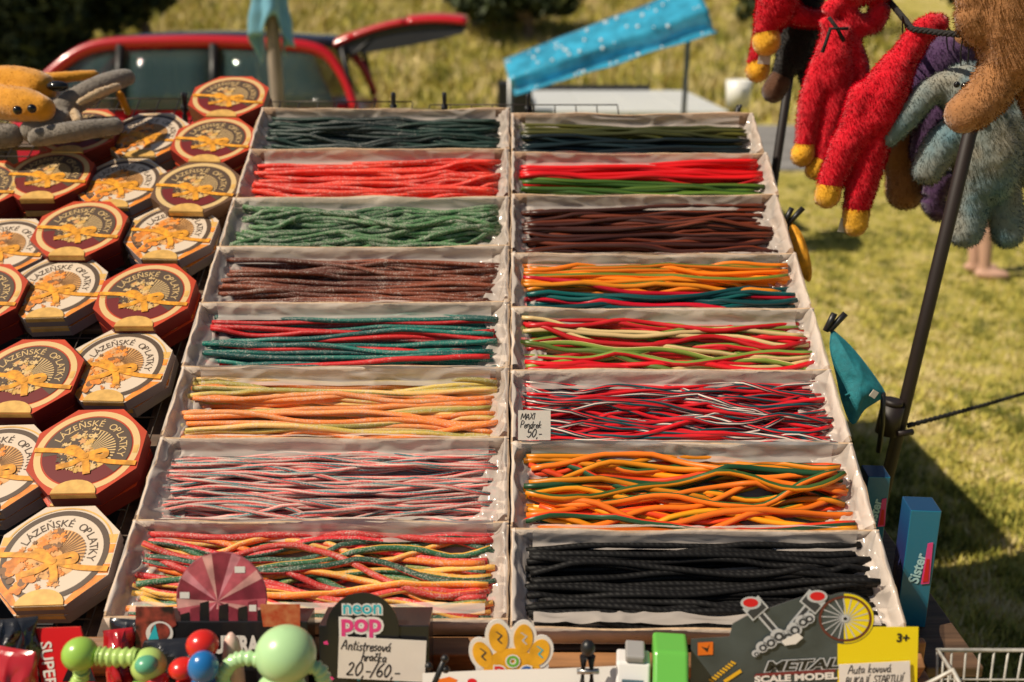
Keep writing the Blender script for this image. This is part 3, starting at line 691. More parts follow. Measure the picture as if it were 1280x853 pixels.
# (description, chooser(fraction front->back, rnd), top count, filler count, radius, waviness, kraft, strand span fractions)
def pick(*w):
    def f(q, r):
        s = r.random() * sum(b for a, b in w)
        for a, b in w:
            s -= b
            if s <= 0: return a
        return w[-1][0]
    return f
def split(front, back, at=.5): return lambda q, r: (front if q < at else back)(q, r)
LEFT = [  # from the front row up
 ('multicoloured green, yellow and red sugared strands', pick(('gr_yel', 4), ('or_yel', 4), ('rd_gr', 3)), 21, 16, 0.0054, 0.034, False, 'wavy'),
 ('thin pink and blue-grey striped strands', pick(('pastel', 1)), 36, 26, 0.0037, 0.022, False, ''),
 ('peach and khaki sugared strands', pick(('peach', 5), ('khaki', 5)), 21, 15, 0.0052, 0.018, False, ''),
 ('teal and red sugared strands', pick(('teal', 7), ('wine', 2.2), ('red_s', 1.4)), 21, 16, 0.005, 0.012, False, ''),
 ('brown sugared strands', pick(('brown', 1)), 21, 16, 0.005, 0.015, False, ''),
 ('moss green sugared strands', pick(('moss', 1)), 21, 15, 0.0056, 0.036, False, 'wavy'),
 ('coral red sugared strands', pick(('coral', 1)), 21, 16, 0.0054, 0.018, True, ''),
 ('dark green sugared strands', pick(('dark_green', 1)), 19, 16, 0.0055, 0.024, True, ''),
]
RIGHT = [
 ('black braided liquorice strands', pick(('liquorice', 1)), 24, 20, 0.0055, 0.014, False, ''),
 ('amber, orange-red and green smooth strands', pick(('amber', 6), ('ember', 5), ('bottle', .4)), 21, 16, 0.0055, 0.03, False, 'wavy'),
 ('thin red, white and dark teal twisted strands', pick(('tricolor', 1)), 36, 26, 0.0039, 0.026, False, 'wavy'),
 ('red and pale green smooth strands', pick(('red_grn', 5), ('grn_pale', 5)), 22, 16, 0.0051, 0.026, False, 'wavy'),
 ('orange strands behind dark teal ones', split(pick(('sea', 4), ('cherry', 1)), pick(('orange', 1)), .42), 21, 16, 0.0052, 0.02, False, ''),
 ('cocoa brown smooth strands', pick(('cocoa', 1)), 22, 16, 0.0051, 0.018, True, ''),
 ('red strands behind leaf green ones', split(pick(('leaf', 1)), pick(('red', 1)), .48), 19, 16, 0.0055, 0.01, True, ''),
 ('olive strands behind blackish petrol ones', split(pick(('petrol', 1)), pick(('olive', 1)), .5), 19, 16, 0.0054, 0.012, True, ''),
]
BH = .052
def wall(mb, p0, p1, h, th, seed, warp=.002, n=14, sag=0):
    """A thin upright card wall between two floor points, slightly bowed and with an uneven top edge."""
    p0 = Vector(p0); p1 = Vector(p1); d = (p1 - p0).normalized(); nrm = Vector((-d.y, d.x, 0)); b = len(mb.v)
    for i in range(n + 1):
        t = i / n; e = math.sin(math.pi * t)
        for z in (0, h * .5, h):
            q = noise.noise(Vector((t * 4, z * 30, seed))) * warp * 2 * e * (z / h)
            zz = z + (noise.noise(Vector((t * 5, 7, seed))) * warp * 1.2 - sag * e if z == h else 0)
            for s in (-.5, .5):
                p = p0 + (p1 - p0) * t + nrm * (s * th + q); mb.v.append((p.x, p.y, zz))
    for i in range(n):
        a = b + i * 6; c_ = a + 6
        for k in (0, 2):
            mb.face((a + k, c_ + k, c_ + k + 2, a + k + 2), 0, True); mb.face((a + k + 1, a + k + 3, c_ + k + 3, c_ + k + 1), 0, True)
        mb.face((a + 4, c_ + 4, c_ + 5, a + 5), 1); mb.face((a, a + 1, c_ + 1, c_))
    for a, fl in ((b, 0), (b + n * 6, 1)):
        f1, f2 = (a, a + 2, a + 3, a + 1), (a + 2, a + 4, a + 5, a + 3)
        mb.face(f1[::-1] if fl else f1); mb.face(f2[::-1] if fl else f2)
def crinkle(p, seed):
    v = Vector(p); w1 = noise.noise(v * 11 + Vector((seed, 3, 0))) * .06
    return (1 - 2.4 * abs(noise.noise(Vector((v.x * 26 + w1 * 20, v.y * 26, v.z * 12 + seed))))) * .55 + abs(noise.noise(v * 14 + Vector((0, 0, seed)))) * .7 + noise.noise(v * 48 + Vector((0, seed, 0))) * .16
filler = MB(); fill_mats = []; fill_idx = {}
def strand_pts(i, n, L, W, r, wav, rr, mode, K=26):
    q = (i + .5) / n
    y0 = -W / 2 + r + (W - 2 * r) * q + rr.gauss(0, r * .8)
    drift = rr.gauss(0, wav * 1.5); ph = rr.uniform(0, 50); xs0 = -L / 2 + abs(rr.gauss(0, .010)); xs1 = L / 2 - abs(rr.gauss(0, .010)); ys = []
    for k in range(K):
        u = k / (K - 1); y = y0 + drift * (u - .5) + wav * 1.7 * noise.noise(Vector((u * (3.4 if mode == 'wavy' else 2.2) + ph, ph * 3, 0)))
        if mode == 'wavy' and rr.random() < 0: pass
        y = max(-W / 2 + r, min(W / 2 - r, y)); ys.append(y)
    for _ in range(2): ys = [ys[0]] + [(ys[k - 1] + 2 * ys[k] + ys[k + 1]) / 4 for k in range(1, K - 1)] + [ys[-1]]
    return q, xs0, xs1, ys
SPARE = []
def candy_box(col_, row, spec, x0, x1, t0, t1, seed):
    rr = random.Random(seed); name, choose, ntop, nfill, r, wav, kraft, mode = spec
    g = .0010; x0 += g; x1 -= g; t0 += g; t1 -= g; w_, d_ = x1 - x0, t1 - t0
    M = D @ T(((x0 + x1) / 2, (t0 + t1) / 2, -BH)) @ RZ(R(rr.uniform(-.4, .4)))
    root = empty('candy_box', M); where = ''
    tag(root, 'open cardboard candy box of ' + name, 'candy box', 'open candy boxes on the slanted stand')
    cm = card_k if kraft else card_w; th = .0032
    mb = MB(); mb.box((-w_ / 2, -d_ / 2, 0), (w_ / 2, d_ / 2, .003)); mb.build('base', cm, root)
    z = lambda a: tuple(a)
    mb = MB(); wall(mb, (-w_ / 2, d_ / 2 - th / 2, 0), (w_ / 2, d_ / 2 - th / 2, 0), BH + rr.uniform(-.002, .004), th, seed, .0045, 22, rr.choice((0, .002, .004))); mb.build('back_wall', [cm, card_e], root)
    mb = MB(); wall(mb, (-w_ / 2, -d_ / 2 + th / 2, 0), (w_ / 2, -d_ / 2 + th / 2, 0), BH - (.006 if row == 0 else .014), th, seed + 3, .003, 22, .002); mb.build('front_wall', [cm, card_e], root)
    for s in (-1, 1):
        mb = MB(); wall(mb, (s * (w_ / 2 - th / 2), -d_ / 2 + th, 0), (s * (w_ / 2 - th / 2), d_ / 2 - th, 0), BH - .004, th, seed + 5 + s, .004, 10); mb.build('side_wall', [cm, card_e], root)
    # clear crinkled liner: up the ends, along the back and a little at the front
    mb = MB(); iw, idp = w_ / 2 - th - .002, d_ / 2 - th - .002
    endw = rr.uniform(.026, .036)
    for s in (-1, 1):
        def fe(u, v, s=s):
            prof = smoothpts([(-.004, BH + .003), (.001, BH + .004), (.006, BH - .012), (.014, .024), (endw, .016), (endw + .02, .009)], 5); k = v * (len(prof) - 1); i = min(int(k), len(prof) - 2); f = k - i
            dx = prof[i][0] * (1 - f) + prof[i + 1][0] * f; zz = prof[i][1] * (1 - f) + prof[i + 1][1] * f
            y = -idp + 2 * idp * u; q = crinkle((dx * 2, y, s + zz), seed) * .016 * min(1, .12 + v * 1.5)
            edge = .012 * noise.noise(Vector((y * 30, seed, s))) * v
            return (s * (iw - dx - abs(q) * .7 - edge), y, zz + q * .8)
        mb.grid(60, 30, fe)
    def fb(u, v):
        prof = [(.0, BH + .002), (.004, BH - .012), (.008, .030), (.016, .026)]; k = v * 3; i = min(int(k), 2); f = k - i
        dy = prof[i][0] * (1 - f) + prof[i + 1][0] * f; zz = prof[i][1] * (1 - f) + prof[i + 1][1] * f; x = -iw + .03 + 2 * (iw - .03) * u
        q = crinkle((x * .5, zz * 1.5, 4), seed) * .006
        return (x, idp - dy - abs(q), zz + .008 * noise.noise(Vector((x * 9, seed, 1))) * (1 - v) + q * .5)
    mb.grid(120, 12, fb)
    def ff(u, v):
        x = -iw + .03 + 2 * (iw - .03) * u; q = crinkle((x * .5, v * .05, 9), seed + 2) * .006
        return (x, -idp + .002 + (.022 if row == 0 else .008) * v + q * .4, (BH - .006 if row == 0 else BH - .014) - .008 * v + q + .006 * noise.noise(Vector((x * 8, seed, 2))))
    mb.grid(120, 8, ff)
    mb.build('plastic_liner', film, root)
    if (col_, row) in ((0, 0), (0, 2), (1, 1)):         # a loose white paper flap folded over the back rim
        mb = MB(); fx = rr.uniform(.0, .04)
        mb.grid(60, 6, lambda u, v: (-iw + fx + (2 * iw - fx - .02) * u, idp + .004 - .004 * v + .003 * noise.noise(Vector((u * 7, v, seed))), BH + .004 - .016 * v + .004 * noise.noise(Vector((u * 6, 3, seed))) - .003 * abs(noise.noise(Vector((u * 14, v * 2, seed))))))
        mb.build('paper_flap', mat('flap_paper', (.66, .64, .63), .6), root)
    # strands, dropped one by one so that later ones rest on earlier ones
    L = w_ - .034 - rr.uniform(0, .012); W = d_ - 2 * th - .008; K = 26; laid = []
    order = []
    for n, top in ((nfill, False), (ntop, True)):
        idx = list(range(n)); rr.shuffle(idx); order += [(i, n, top) for i in idx]
    for i, n, top in order:
        q, xa, xb, ys = strand_pts(i, n, L, W, r, wav, rr, mode, K)
        ys = [y - .001 for y in ys]
        zs = []
        for k in range(K):
            zz = .004 + r
            for (yo, zo) in laid:
                dy = abs(ys[k] - yo[k])
                if dy < 1.75 * r: zz = max(zz, zo[k] + .86 * math.sqrt((1.75 * r) ** 2 - dy * dy))
            zs.append(zz)
        for _ in range(3): zs = [max(zs[k], (zs[max(k - 1, 0)] + 2 * zs[k] + zs[min(k + 1, K - 1)]) / 4) if top else (zs[max(k - 1, 0)] + 2 * zs[k] + zs[min(k + 1, K - 1)]) / 4 for k in range(K)]
        laid.append((ys, zs))
        zs = [z_ if z_ < .024 else .024 + .62 * (z_ - .024) for z_ in zs]
        pts = [Vector((xa + (xb - xa) * k / (K - 1), ys[k], zs[k])) for k in range(K)]
        mkey = choose((ys[K // 2] + W / 2) / W, rr); mt = PAL[mkey]
        rot = rr.uniform(-.05, .55) if mkey not in ('pastel', 'tricolor', 'gr_yel', 'or_yel', 'rd_gr', 'grn_pale') else rr.random()
        if top:
            mid = pts[K // 2].copy(); m2 = MB(); m2.tube([p - mid for p in pts], [r * (1 + .07 * noise.noise(Vector((k * .7, i, seed))) + .10 * noise.noise(Vector((i * 3.3, 5, seed)))) * (.9 if k in (0, K - 1) else 1) for k in range(K)], 9)
            m2.uv = [[(a, b + rot) for a, b in u] if u else u for u in m2.uv]
            o = m2.build('candy_strand', mt, None, M @ T(mid))
            tag(o, DESC[mkey] + ' candy strand lying in an open box', 'candy strand', DESC[mkey] + ' candy strands')
        else:
            if mkey not in fill_idx: fill_idx[mkey] = len(fill_mats); fill_mats.append(mt)
            nf = len(filler.f); filler.tube([M @ p for p in pts[::2] + ([pts[-1]] if K % 2 == 0 else [])], r, 7, fill_idx[mkey])
            for q_ in range(nf, len(filler.f)): filler.uv[q_] = [(a, b + rot) for a, b in filler.uv[q_]]
for i in range(8):
    candy_box(0, i, LEFT[i], -.612 + rnd.uniform(-.004, .004), -.0045, tl[i], tl[i + 1], 100 + i)
    candy_box(1, i, RIGHT[i], -.0035, .591 + rnd.uniform(-.004, .004), tr_[i], tr_[i + 1], 200 + i)
o = kind(filler.build('candy_strand_heap', fill_mats), 'stuff'); tag(o, 'lower layers of coloured candy strands heaped beneath the top ones', 'candy strands')

# a handwritten price card helper: local x right, y up the card, z out of its face
ink = mat('ink_black', (.02, .018, .02), .6); paper = mat('paper_white', (.74, .68, .61), .7, var=.04, scale=20)
def price_card(label, M, w_, h_, lines):
    root = empty('price_tag', M); tag(root, label, 'price tag')
    mb = MB(); mb.box((-w_ / 2, 0, -.0008), (w_ / 2, h_, 0)); mb.build('card', paper, root)
    mb = MB()
    for s, x, y, sz, wd in lines: handwriting(mb, s, x * w_ - w_ / 2, y * h_, sz * h_, wd * h_, .0004)
    mb.build('handwriting', ink, root)
x, t = disp(668, 553, .004)
price_card('white handwritten MAXI Pendrek price tag leaning on the twisted strands', D @ T((x, t + .008, .000)) @ RX(R(52)), .056, .052,
           [('MAXI', .08, .70, .20, .022), ('Pendrek', .06, .42, .22, .022), ('50,-', .26, .09, .29, .028)])

# ================================================================== OCTAGONAL WAFER BOXES
gold = mat('gold_foil', (.66, .38, .10), .4, metal=.1, var=.15, scale=60); gold_l = mat('gold_light', (.68, .46, .20), .4, metal=.1)
choc = mat('print_brown', (.075, .042, .022), .5); white_p = mat('print_white', (.64, .51, .38), .5, coat=.35, var=.03, scale=20)
red_b = mat('print_red', (.50, .055, .014), .35, coat=.35, var=.15, scale=8); red_d = mat('dark_red_print_and_shade', (.15, .012, .010), .4)
oran = mat('print_orange', (.74, .22, .015), .5, var=.35, scale=60); rib = mat('ribbon_orange', (.70, .29, .02), .4, var=.35, scale=70); brn_b = mat('print_umber', (.12, .06, .03), .45)
fl1 = mat('print_flower', (.62, .30, .10), .5); fl2 = mat('print_flower_dark', (.20, .09, .03), .5); shade_s = mat('box_side_shade', (.24, .19, .19), .6)
OR = .0935
def octo(r=1.0):
    k = math.tan(R(22.5)) * 1.04
    return [(OR * r * a, OR * r * b) for a, b in ((1, -k), (1, k), (k, 1), (-k, 1), (-1, k), (-1, -k), (-k, -1), (k, -1))]
def arc_text(mb, s, r, size, a_start, a_end, z, mi):
    n = len(s)
    for i, ch in enumerate(s):
        if ch == ' ': continue
        a = R(a_start + (a_end - a_start) * i / (n - 1))
        text_to_mb(mb, ch, size, T((r * math.cos(a), r * math.sin(a), z)) @ RZ(a - math.pi / 2), mi, center=True)
def octo_meshes(design):
    hb = .031 if design != 'white' else .023; S = {}
    r = random.Random(3)
    mb = MB(); mb.prism(octo(), 0, hb, 0, None, 1); 
    side = {'red': red_d, 'white': shade_s, 'umber': brn_b}[design]; topm = {'red': red_b, 'white': white_p, 'umber': brn_b}[design]  # white and red boxes: the shade on their sides is put into the colour
    S['box_body'] = mb.mesh('box_body', [topm, side])
    mats_ = [gold_l, choc, white_p, gold, oran, red_d, fl1, fl2, mat('print_apricot', (.66, .33, .10), .5, var=.2, scale=50)]; z = hb + .0003; dz = .00025
    mb = MB()
    if design == 'white':
        for s in (-1, 1):      # orange and gold corner bands left and right
            for k, mi in enumerate((4, 0, 4, 3)): mb.poly([(s * OR * .985, OR * (-.40 + .20 * k)), (s * OR * .985, OR * (-.22 + .20 * k)), (s * OR * .62, OR * (-.22 + .20 * k)), (s * OR * .62, OR * (-.40 + .20 * k))], z, mi)
            mb.poly([(s * OR * .98, -OR * .44), (s * OR * .46, -OR * .97), (s * OR * .36, -OR * .97), (s * OR * .7, -OR * .44)], z, 4)
        mb.ring(0, OR * .90, z + dz, mi=2); mb.ring(OR * .80, OR * .90, z + 2 * dz, 0, 360, 56, 1); mb.ring(OR * .965, OR * .935, z + dz, 20, 160, 30, 3)
        mb.ring(0, OR * .50, z + 2 * dz, 0, 360, 40, 8); tz, tmi, cmi = z + 3 * dz, 1, 1
    else:
        mb.ring(OR * .83, OR * .95, z, 0, 360, 56, 0); mb.ring(0, OR * .80, z + dz, 0, 360, 56, 5); mb.ring(OR * .50, OR * .80, z + 2 * dz, -40, 190, 44, 1)
        mb.ring(0, OR * .50, z + 2 * dz, mi=3); tz, tmi, cmi = z + 3 * dz, 0, 0
        for s, a0 in ((1, -5), (1, 175)): mb.ring(OR * .84, OR * .93, z + dz, a0, a0 + 12, 6, 3)
    # sun rays
    for k in range(17):
        a = R(-32 + k * 8.2); a2 = a + R(3.4); ri, ro = OR * .10, OR * .50
        c0 = (OR * .02, -OR * .02)
        mb.poly([(c0[0] + ri * math.cos(a), c0[1] + ri * math.sin(a)), (c0[0] + ro * math.cos(a), c0[1] + ro * math.sin(a)), (c0[0] + ro * math.cos(a2), c0[1] + ro * math.sin(a2)), (c0[0] + ri * math.cos(a2), c0[1] + ri * math.sin(a2))], z + 4 * dz, 7 if design == 'white' else 0)
        if design != 'white':
            a, a2 = a2, a + R(8.2); mb.poly([(c0[0] + ri * math.cos(a), c0[1] + ri * math.sin(a)), (c0[0] + ro * math.cos(a), c0[1] + ro * math.sin(a)), (c0[0] + ro * math.cos(a2), c0[1] + ro * math.sin(a2)), (c0[0] + ri * math.cos(a2), c0[1] + ri * math.sin(a2))], z + 3.6 * dz, 1)
    # flower and leaf medallion on the left half
    for k in range(110):
        a = R(r.uniform(75, 310)); d = OR * (.50 if design != 'white' or a < 2.75 or a > 5.0 else .66) * math.sqrt(r.random()); cx, cy = d * math.cos(a), d * math.sin(a); rr_ = OR * r.uniform(.03, .11); n = r.choice((5, 6, 7)); ph = r.uniform(0, 6)
        pts = []
        for j in range(n * 2): pts.append((cx + rr_ * (1 if j % 2 else .5) * math.cos(ph + math.pi * j / n), cy + rr_ * (1 if j % 2 else .5) * math.sin(ph + math.pi * j / n)))
        mb.poly(pts, z + (5 + k * .02) * dz, r.choice((6, 4, 7, 4) if design == 'white' else (0, 3, 1, 6, 1)))
    if design == 'white':
        for k in range(26):
            a = R(r.uniform(190, 245)); d = OR * r.uniform(.55, .86); mb.ring(0, OR * r.uniform(.05, .10), z + (6 + k * .05) * dz, 0, 360, 8, r.choice((4, 6, 4, 7)), (d * math.cos(a), d * math.sin(a)))
    S['printed_top'] = mb.mesh('printed_top', mats_)
    mb = MB(); arc_text(mb, 'LÁZEŇSKÉ OPLATKY', OR * (.565 if design == 'white' else .575), OR * .205, 156, -9, tz + .0002, 0)
    S['lettering'] = mb.mesh('lettering', choc if design == 'white' else gold_l)
    mb = MB(); zt = hb + .0022
    def band(pts, wd, z_):
        P = smoothpts(pts, 6); b = len(mb.v)
        for k, (x, y) in enumerate(P):
            x1, y1 = P[min(k + 1, len(P) - 1)]; x0_, y0_ = P[max(k - 1, 0)]; l = math.hypot(x1 - x0_, y1 - y0_) or 1; nx, ny = -(y1 - y0_) / l * wd / 2, (x1 - x0_) / l * wd / 2
            zz = z_ + .0003 * math.sin(k / (len(P) - 1) * math.pi)
            mb.v += [(x - nx, y - ny, zz), (x + nx, y + ny, zz)]
        for k in range(len(P) - 1): mb.face((b + 2 * k, b + 2 * k + 2, b + 2 * k + 3, b + 2 * k + 1), 0, True)
    o_ = OR
    band([(-o_ * .97, o_ * .02), (-o_ * .4, -o_ * .02), (0, -o_ * .15), (o_ * .45, -o_ * .28), (o_ * .97, -o_ * .33)], o_ * .105, zt)
    band([(-o_ * .02, -o_ * .14), (-o_ * .25, o_ * .06), (-o_ * .36, -o_ * .02), (-o_ * .02, -o_ * .16)], o_ * .11, zt + .0005); band([(0, -o_ * .14), (o_ * .3, -o_ * .02), (o_ * .36, -o_ * .16), (0, -o_ * .17)], o_ * .11, zt + .0005)
    band([(-o_ * .02, -o_ * .17), (-o_ * .2, -o_ * .32), (-o_ * .46, -o_ * .40)], o_ * .12, zt + .0003); band([(.0, -o_ * .17), (o_ * .09, -o_ * .4), (o_ * .13, -o_ * .56)], o_ * .13, zt + .0003)
    mb.ring(0, o_ * .07, zt + .0012, 0, 360, 10, 0, (0, -o_ * .15))
    S['ribbon'] = mb.mesh('ribbon', rib)
    mb = MB(); pts = [(OR * .40 * math.cos(R(a)), -OR * .985 + OR * .30 * math.sin(R(a))) for a in range(0, 181, 15)]
    mb.poly(pts, hb + .0022, 0)
    b = len(mb.v); mb.v += [(-OR * .40, -OR * .985, hb + .0022), (OR * .40, -OR * .985, hb + .0022), (OR * .40, -OR * 1.006, hb - .002), (-OR * .40, -OR * 1.006, hb - .002)]; mb.face((b, b + 3, b + 2, b + 1), 0)
    b = len(mb.v); mb.v += [(-OR * .40, -OR * 1.006, hb - .002), (OR * .40, -OR * 1.006, hb - .002), (OR * .40, -OR * 1.006, hb - .010), (-OR * .40, -OR * 1.006, hb - .010)]; mb.face((b, b + 3, b + 2, b + 1), 0)
    S['gold_seal'] = mb.mesh('gold_seal', gold)
    return hb, S
OCT = {d: octo_meshes(d) for d in ('red', 'white', 'umber')}
def wafer_box(design, x, t, h, label, group, rot=0.0):
    hb, S = OCT[design]; root = empty('wafer_box', D @ T((x, t, h)) @ RZ(rot)); tag(root, label, 'wafer box', group)
    for nm, me in S.items(): obj(nm, me, root)
    return root
GRID_TOP = -.0775
OC = [(305, 122, 'red', 'red octagonal wafer box highest on the display, beside the dark green candy'), (275, 176, 'red', 'red octagonal wafer box beside the coral candy box'), (185, 170, 'white', 'white octagonal wafer box next to the lying plush toy'),
      (100, 165, 'red', 'red octagonal wafer box half under the lying plush toy'), (248, 235, 'umber', 'dark brown octagonal wafer box with gold sunburst lid'), (153, 230, 'white', 'white octagonal wafer box between the dark brown box and a red one'),
      (62, 220, 'red', 'red octagonal wafer box just below the lying plush toy'), (None, (-1.205, 1.09), 'red', None), (215, 291, 'white', 'white octagonal wafer box beside the moss green candy box'),
      (100, 287, 'red', 'red octagonal wafer box between two white ones, level with the moss green candy'), (None, (-1.085, .895), 'white', None), (182, 370, 'red', 'red octagonal wafer box beside the brown candy box'),
      (72, 360, 'white', 'white octagonal wafer box level with the brown candy, left of a red one'), (None, (-1.075, .725), 'red', None), (148, 458, 'white', 'white octagonal wafer box beside the teal and red candy box'),
      (None, (-.897, .505), 'red', 'red octagonal wafer box level with the teal candy box'), (110, 565, 'red', 'red octagonal wafer box beside the peach candy box'), (None, (-.892, .305), 'white', 'white octagonal wafer box level with the peach candy box'), (70, 695, 'white', 'white octagonal wafer box resting on the front rail')]
for a, b, dsg, lab in OC:
    hb = OCT[dsg][0]; h0 = GRID_TOP
    x, t = b if a is None else disp(a, b, h0 + 2 * hb)
    x = min(x, -.615 - OR - .002)
    g = dsg + ' wafer boxes'
    wafer_box(dsg, x + rnd.uniform(-.004, .004), t + rnd.uniform(-.004, .004), h0, 'octagonal wafer box underneath another, lower in its stack', 'lower wafer boxes', rnd.uniform(-.08, .08))
    wafer_box(dsg, x, t, h0 + hb + .0036, lab or (dsg + ' octagonal wafer box at the outer edge of the display'), g, rnd.uniform(-.05, .05))

# unseen table added behind the stand to cast the shadow on the lawn
def build_shadow_table():
    root = empty('shadow_table', T((.25, 3.3, 0))); tag(root, 'cloth-covered table added unseen behind the slanted display to shade the lawn', 'table')
    mb = MB(); mb.box((-.85, -.5, 1.14), (.52, .6, 1.17)); bevel(mb.build('tabletop', wood_d, root), .005)
    for x in (-.8, .47):
        for y in (-.45, .55): mb = MB(); mb.box((x - .025, y - .025, 0), (x + .025, y + .025, 1.139)); mb.build('leg', wood_d, root)
    mb = MB(); n = 200; per = [(-.86, -.51), (.53, -.51), (.53, .61), (-.86, .61), (-.86, -.51)]; pts = []
    for (a, b), (c_, d) in zip(per, per[1:]):
        for k in range(24): pts.append((a + (c_ - a) * k / 24, b + (d - b) * k / 24))
    pts.append(per[-1]); m = len(pts) - 1
    mb.grid(m, 6, lambda u, v: (pts[int(round(u * m))][0] * (1 + .02 * v * math.sin(u * 70)), pts[int(round(u * m))][1] * (1 + .02 * v * math.sin(u * 70 + 1)), 1.176 - 1.12 * v))
    mb.box((-.86, -.51, 1.171), (.53, .61, 1.176)); mb.build('cloth', mat('table_cloth', (.05, .07, .06), .9), root)
build_shadow_table()

# ================================================================== POLES, ROPES
pole_m = mat('pole_brown', (.013, .007, .006), .55, metal=.0, var=.3, scale=20, stretch=(1, 1, .1))
rope_m = mat('rope_black', (.02, .018, .017), .9, bump=.6, scale=300)
def pole(label, a, b, r, clampz=None):
    d = a - b; foot = b + d * (-b.z / d.z); top = a + d.normalized() * .5
    root = empty('steel_pole', T(foot)); tag(root, label, 'pole')
    mb = MB(); mb.tube([Vector((0, 0, 0)), (top - foot) * .5, top - foot], r, 14); mb.build('tube', pole_m, root)
    mb = MB(); mb.box((-.06, -.06, 0), (.06, .06, .006)); mb.build('foot_plate', pole_m, root)
    return root, foot, (top - foot).normalized()
PA, PB = atY(1238, 60, 2.0), atY(1112, 585, 2.0)
pr, pf, pdn = pole('dark brown steel pole with a clamp, leaning beside the display', PA, PB, .0135)
cl = atY(1117, 520, 2.0)
def clamp():
    mb = MB(); q = cl - pf; mb.tube([q - pdn * .035 + Vector((-.012, -.012, 0)), q + pdn * .03 + Vector((-.012, -.012, 0))], .024, 12)
    mb.tube([q + pdn * .03 + Vector((-.014, -.014, 0)), q + pdn * .042 + Vector((-.014, -.014, 0))], .020, 12)
    mb.tube([q + Vector((.0, -.03, -.028)), q + Vector((.035, -.02, -.028))], .007, 8); mb.build('clamp', pole_m, pr)
clamp()
BA, BB = atY(986, 100, 2.68), atY(968, 222, 2.68)
pole('thin black pole behind the corner of the olive candy box', BA, BB, .0115)
def rope(label, pts, r, name='rope'):
    P = [Vector(p) for p in smoothpts(pts, 10)]; c0 = P[0].copy(); mb = MB()
    for s in range(3):
        Q = []
        L = 0
        for k, p in enumerate(P):
            if k: L += (p - P[k - 1]).length
            tn = (P[min(k + 1, len(P) - 1)] - P[max(k - 1, 0)]).normalized(); a = tn.cross(Vector((0, .2, 1))).normalized(); b = a.cross(tn); an = L * 180 * (.006 / r) + s * 2.094
            Q.append(p - c0 + (a * math.cos(an) + b * math.sin(an)) * r * .55)
        mb.tube(Q, r * .62, 6)
    o = mb.build(name, rope_m, None, T(c0)); return tag(o, label, 'rope')
def dense(a, b, n, sag=0):
    return [tuple(a + (b - a) * (k / n) + Vector((0, 0, -sag * math.sin(math.pi * k / n)))) for k in range(n + 1)]
far = atZ(1420, 455, .25); far = Vector((3.2, 4.3, .12))
g1 = atY(1136, 532, 2.0); d2 = ray(1280, 488); g2 = CAM + d2 * 2.9
rope('taut dark guy rope running from the pole clamp out over the lawn', dense(g1, g1 + (g2 - g1) * 2.2, 14, .01), .0055)
hz = atY(1240, 44, 2.0); h2 = atY(1140, 36, 2.15); h3 = atY(1085, -30, 2.5)
rope('black twisted line strung between the poles for hanging plush toys', dense(hz, h2, 6, .004) + dense(h2, h3, 8, 0)[1:], .0058)
rope('black twisted line tied round the pole above the teddy', dense(atY(1300, 46, 1.95), hz + Vector((0, -.015, .01)), 5, .003), .0058)

# ================================================================== PLUSH TOYS
def fur_mat(m):
    n = m.name + '_fur'
    if n not in MATS:
        c_ = m.copy(); c_.name = n; c_.node_tree.nodes['Principled BSDF'].inputs['Sheen Weight'].default_value = 0; c_.node_tree.nodes['Principled BSDF'].inputs['Specular IOR Level'].default_value = 0; MATS[n] = c_
    return MATS[n]
def plush_mat(name, col, k=.22): return mat(name, col, .95, var=k * .5, scale=40, bump=.25, bscale=200, sheen=.5, spec=.1)
P_RED = plush_mat('plush_red', (.58, .007, .020)); P_YEL = plush_mat('plush_yellow', (.72, .36, .02)); P_BLK = plush_mat('plush_black', (.016, .014, .014)); P_CHO = plush_mat('plush_chocolate', (.10, .045, .025))
P_PUR = plush_mat('plush_purple', (.075, .035, .095)); P_TAN = plush_mat('plush_tan', (.34, .155, .06)); P_BLU = mat('plush_blue', (.27, .25, .20), .95, col2=(.11, .20, .24), scale=9, sheen=.5, spec=.1); P_BL2 = plush_mat('plush_sky', (.14, .30, .38)); P_GRY = plush_mat('plush_grey', (.20, .17, .14)); P_OCH = plush_mat('plush_ochre', (.62, .26, .015)); P_CRM = plush_mat('plush_cream', (.52, .37, .22))
bead = mat('bead_black', (.008, .008, .008), .12)
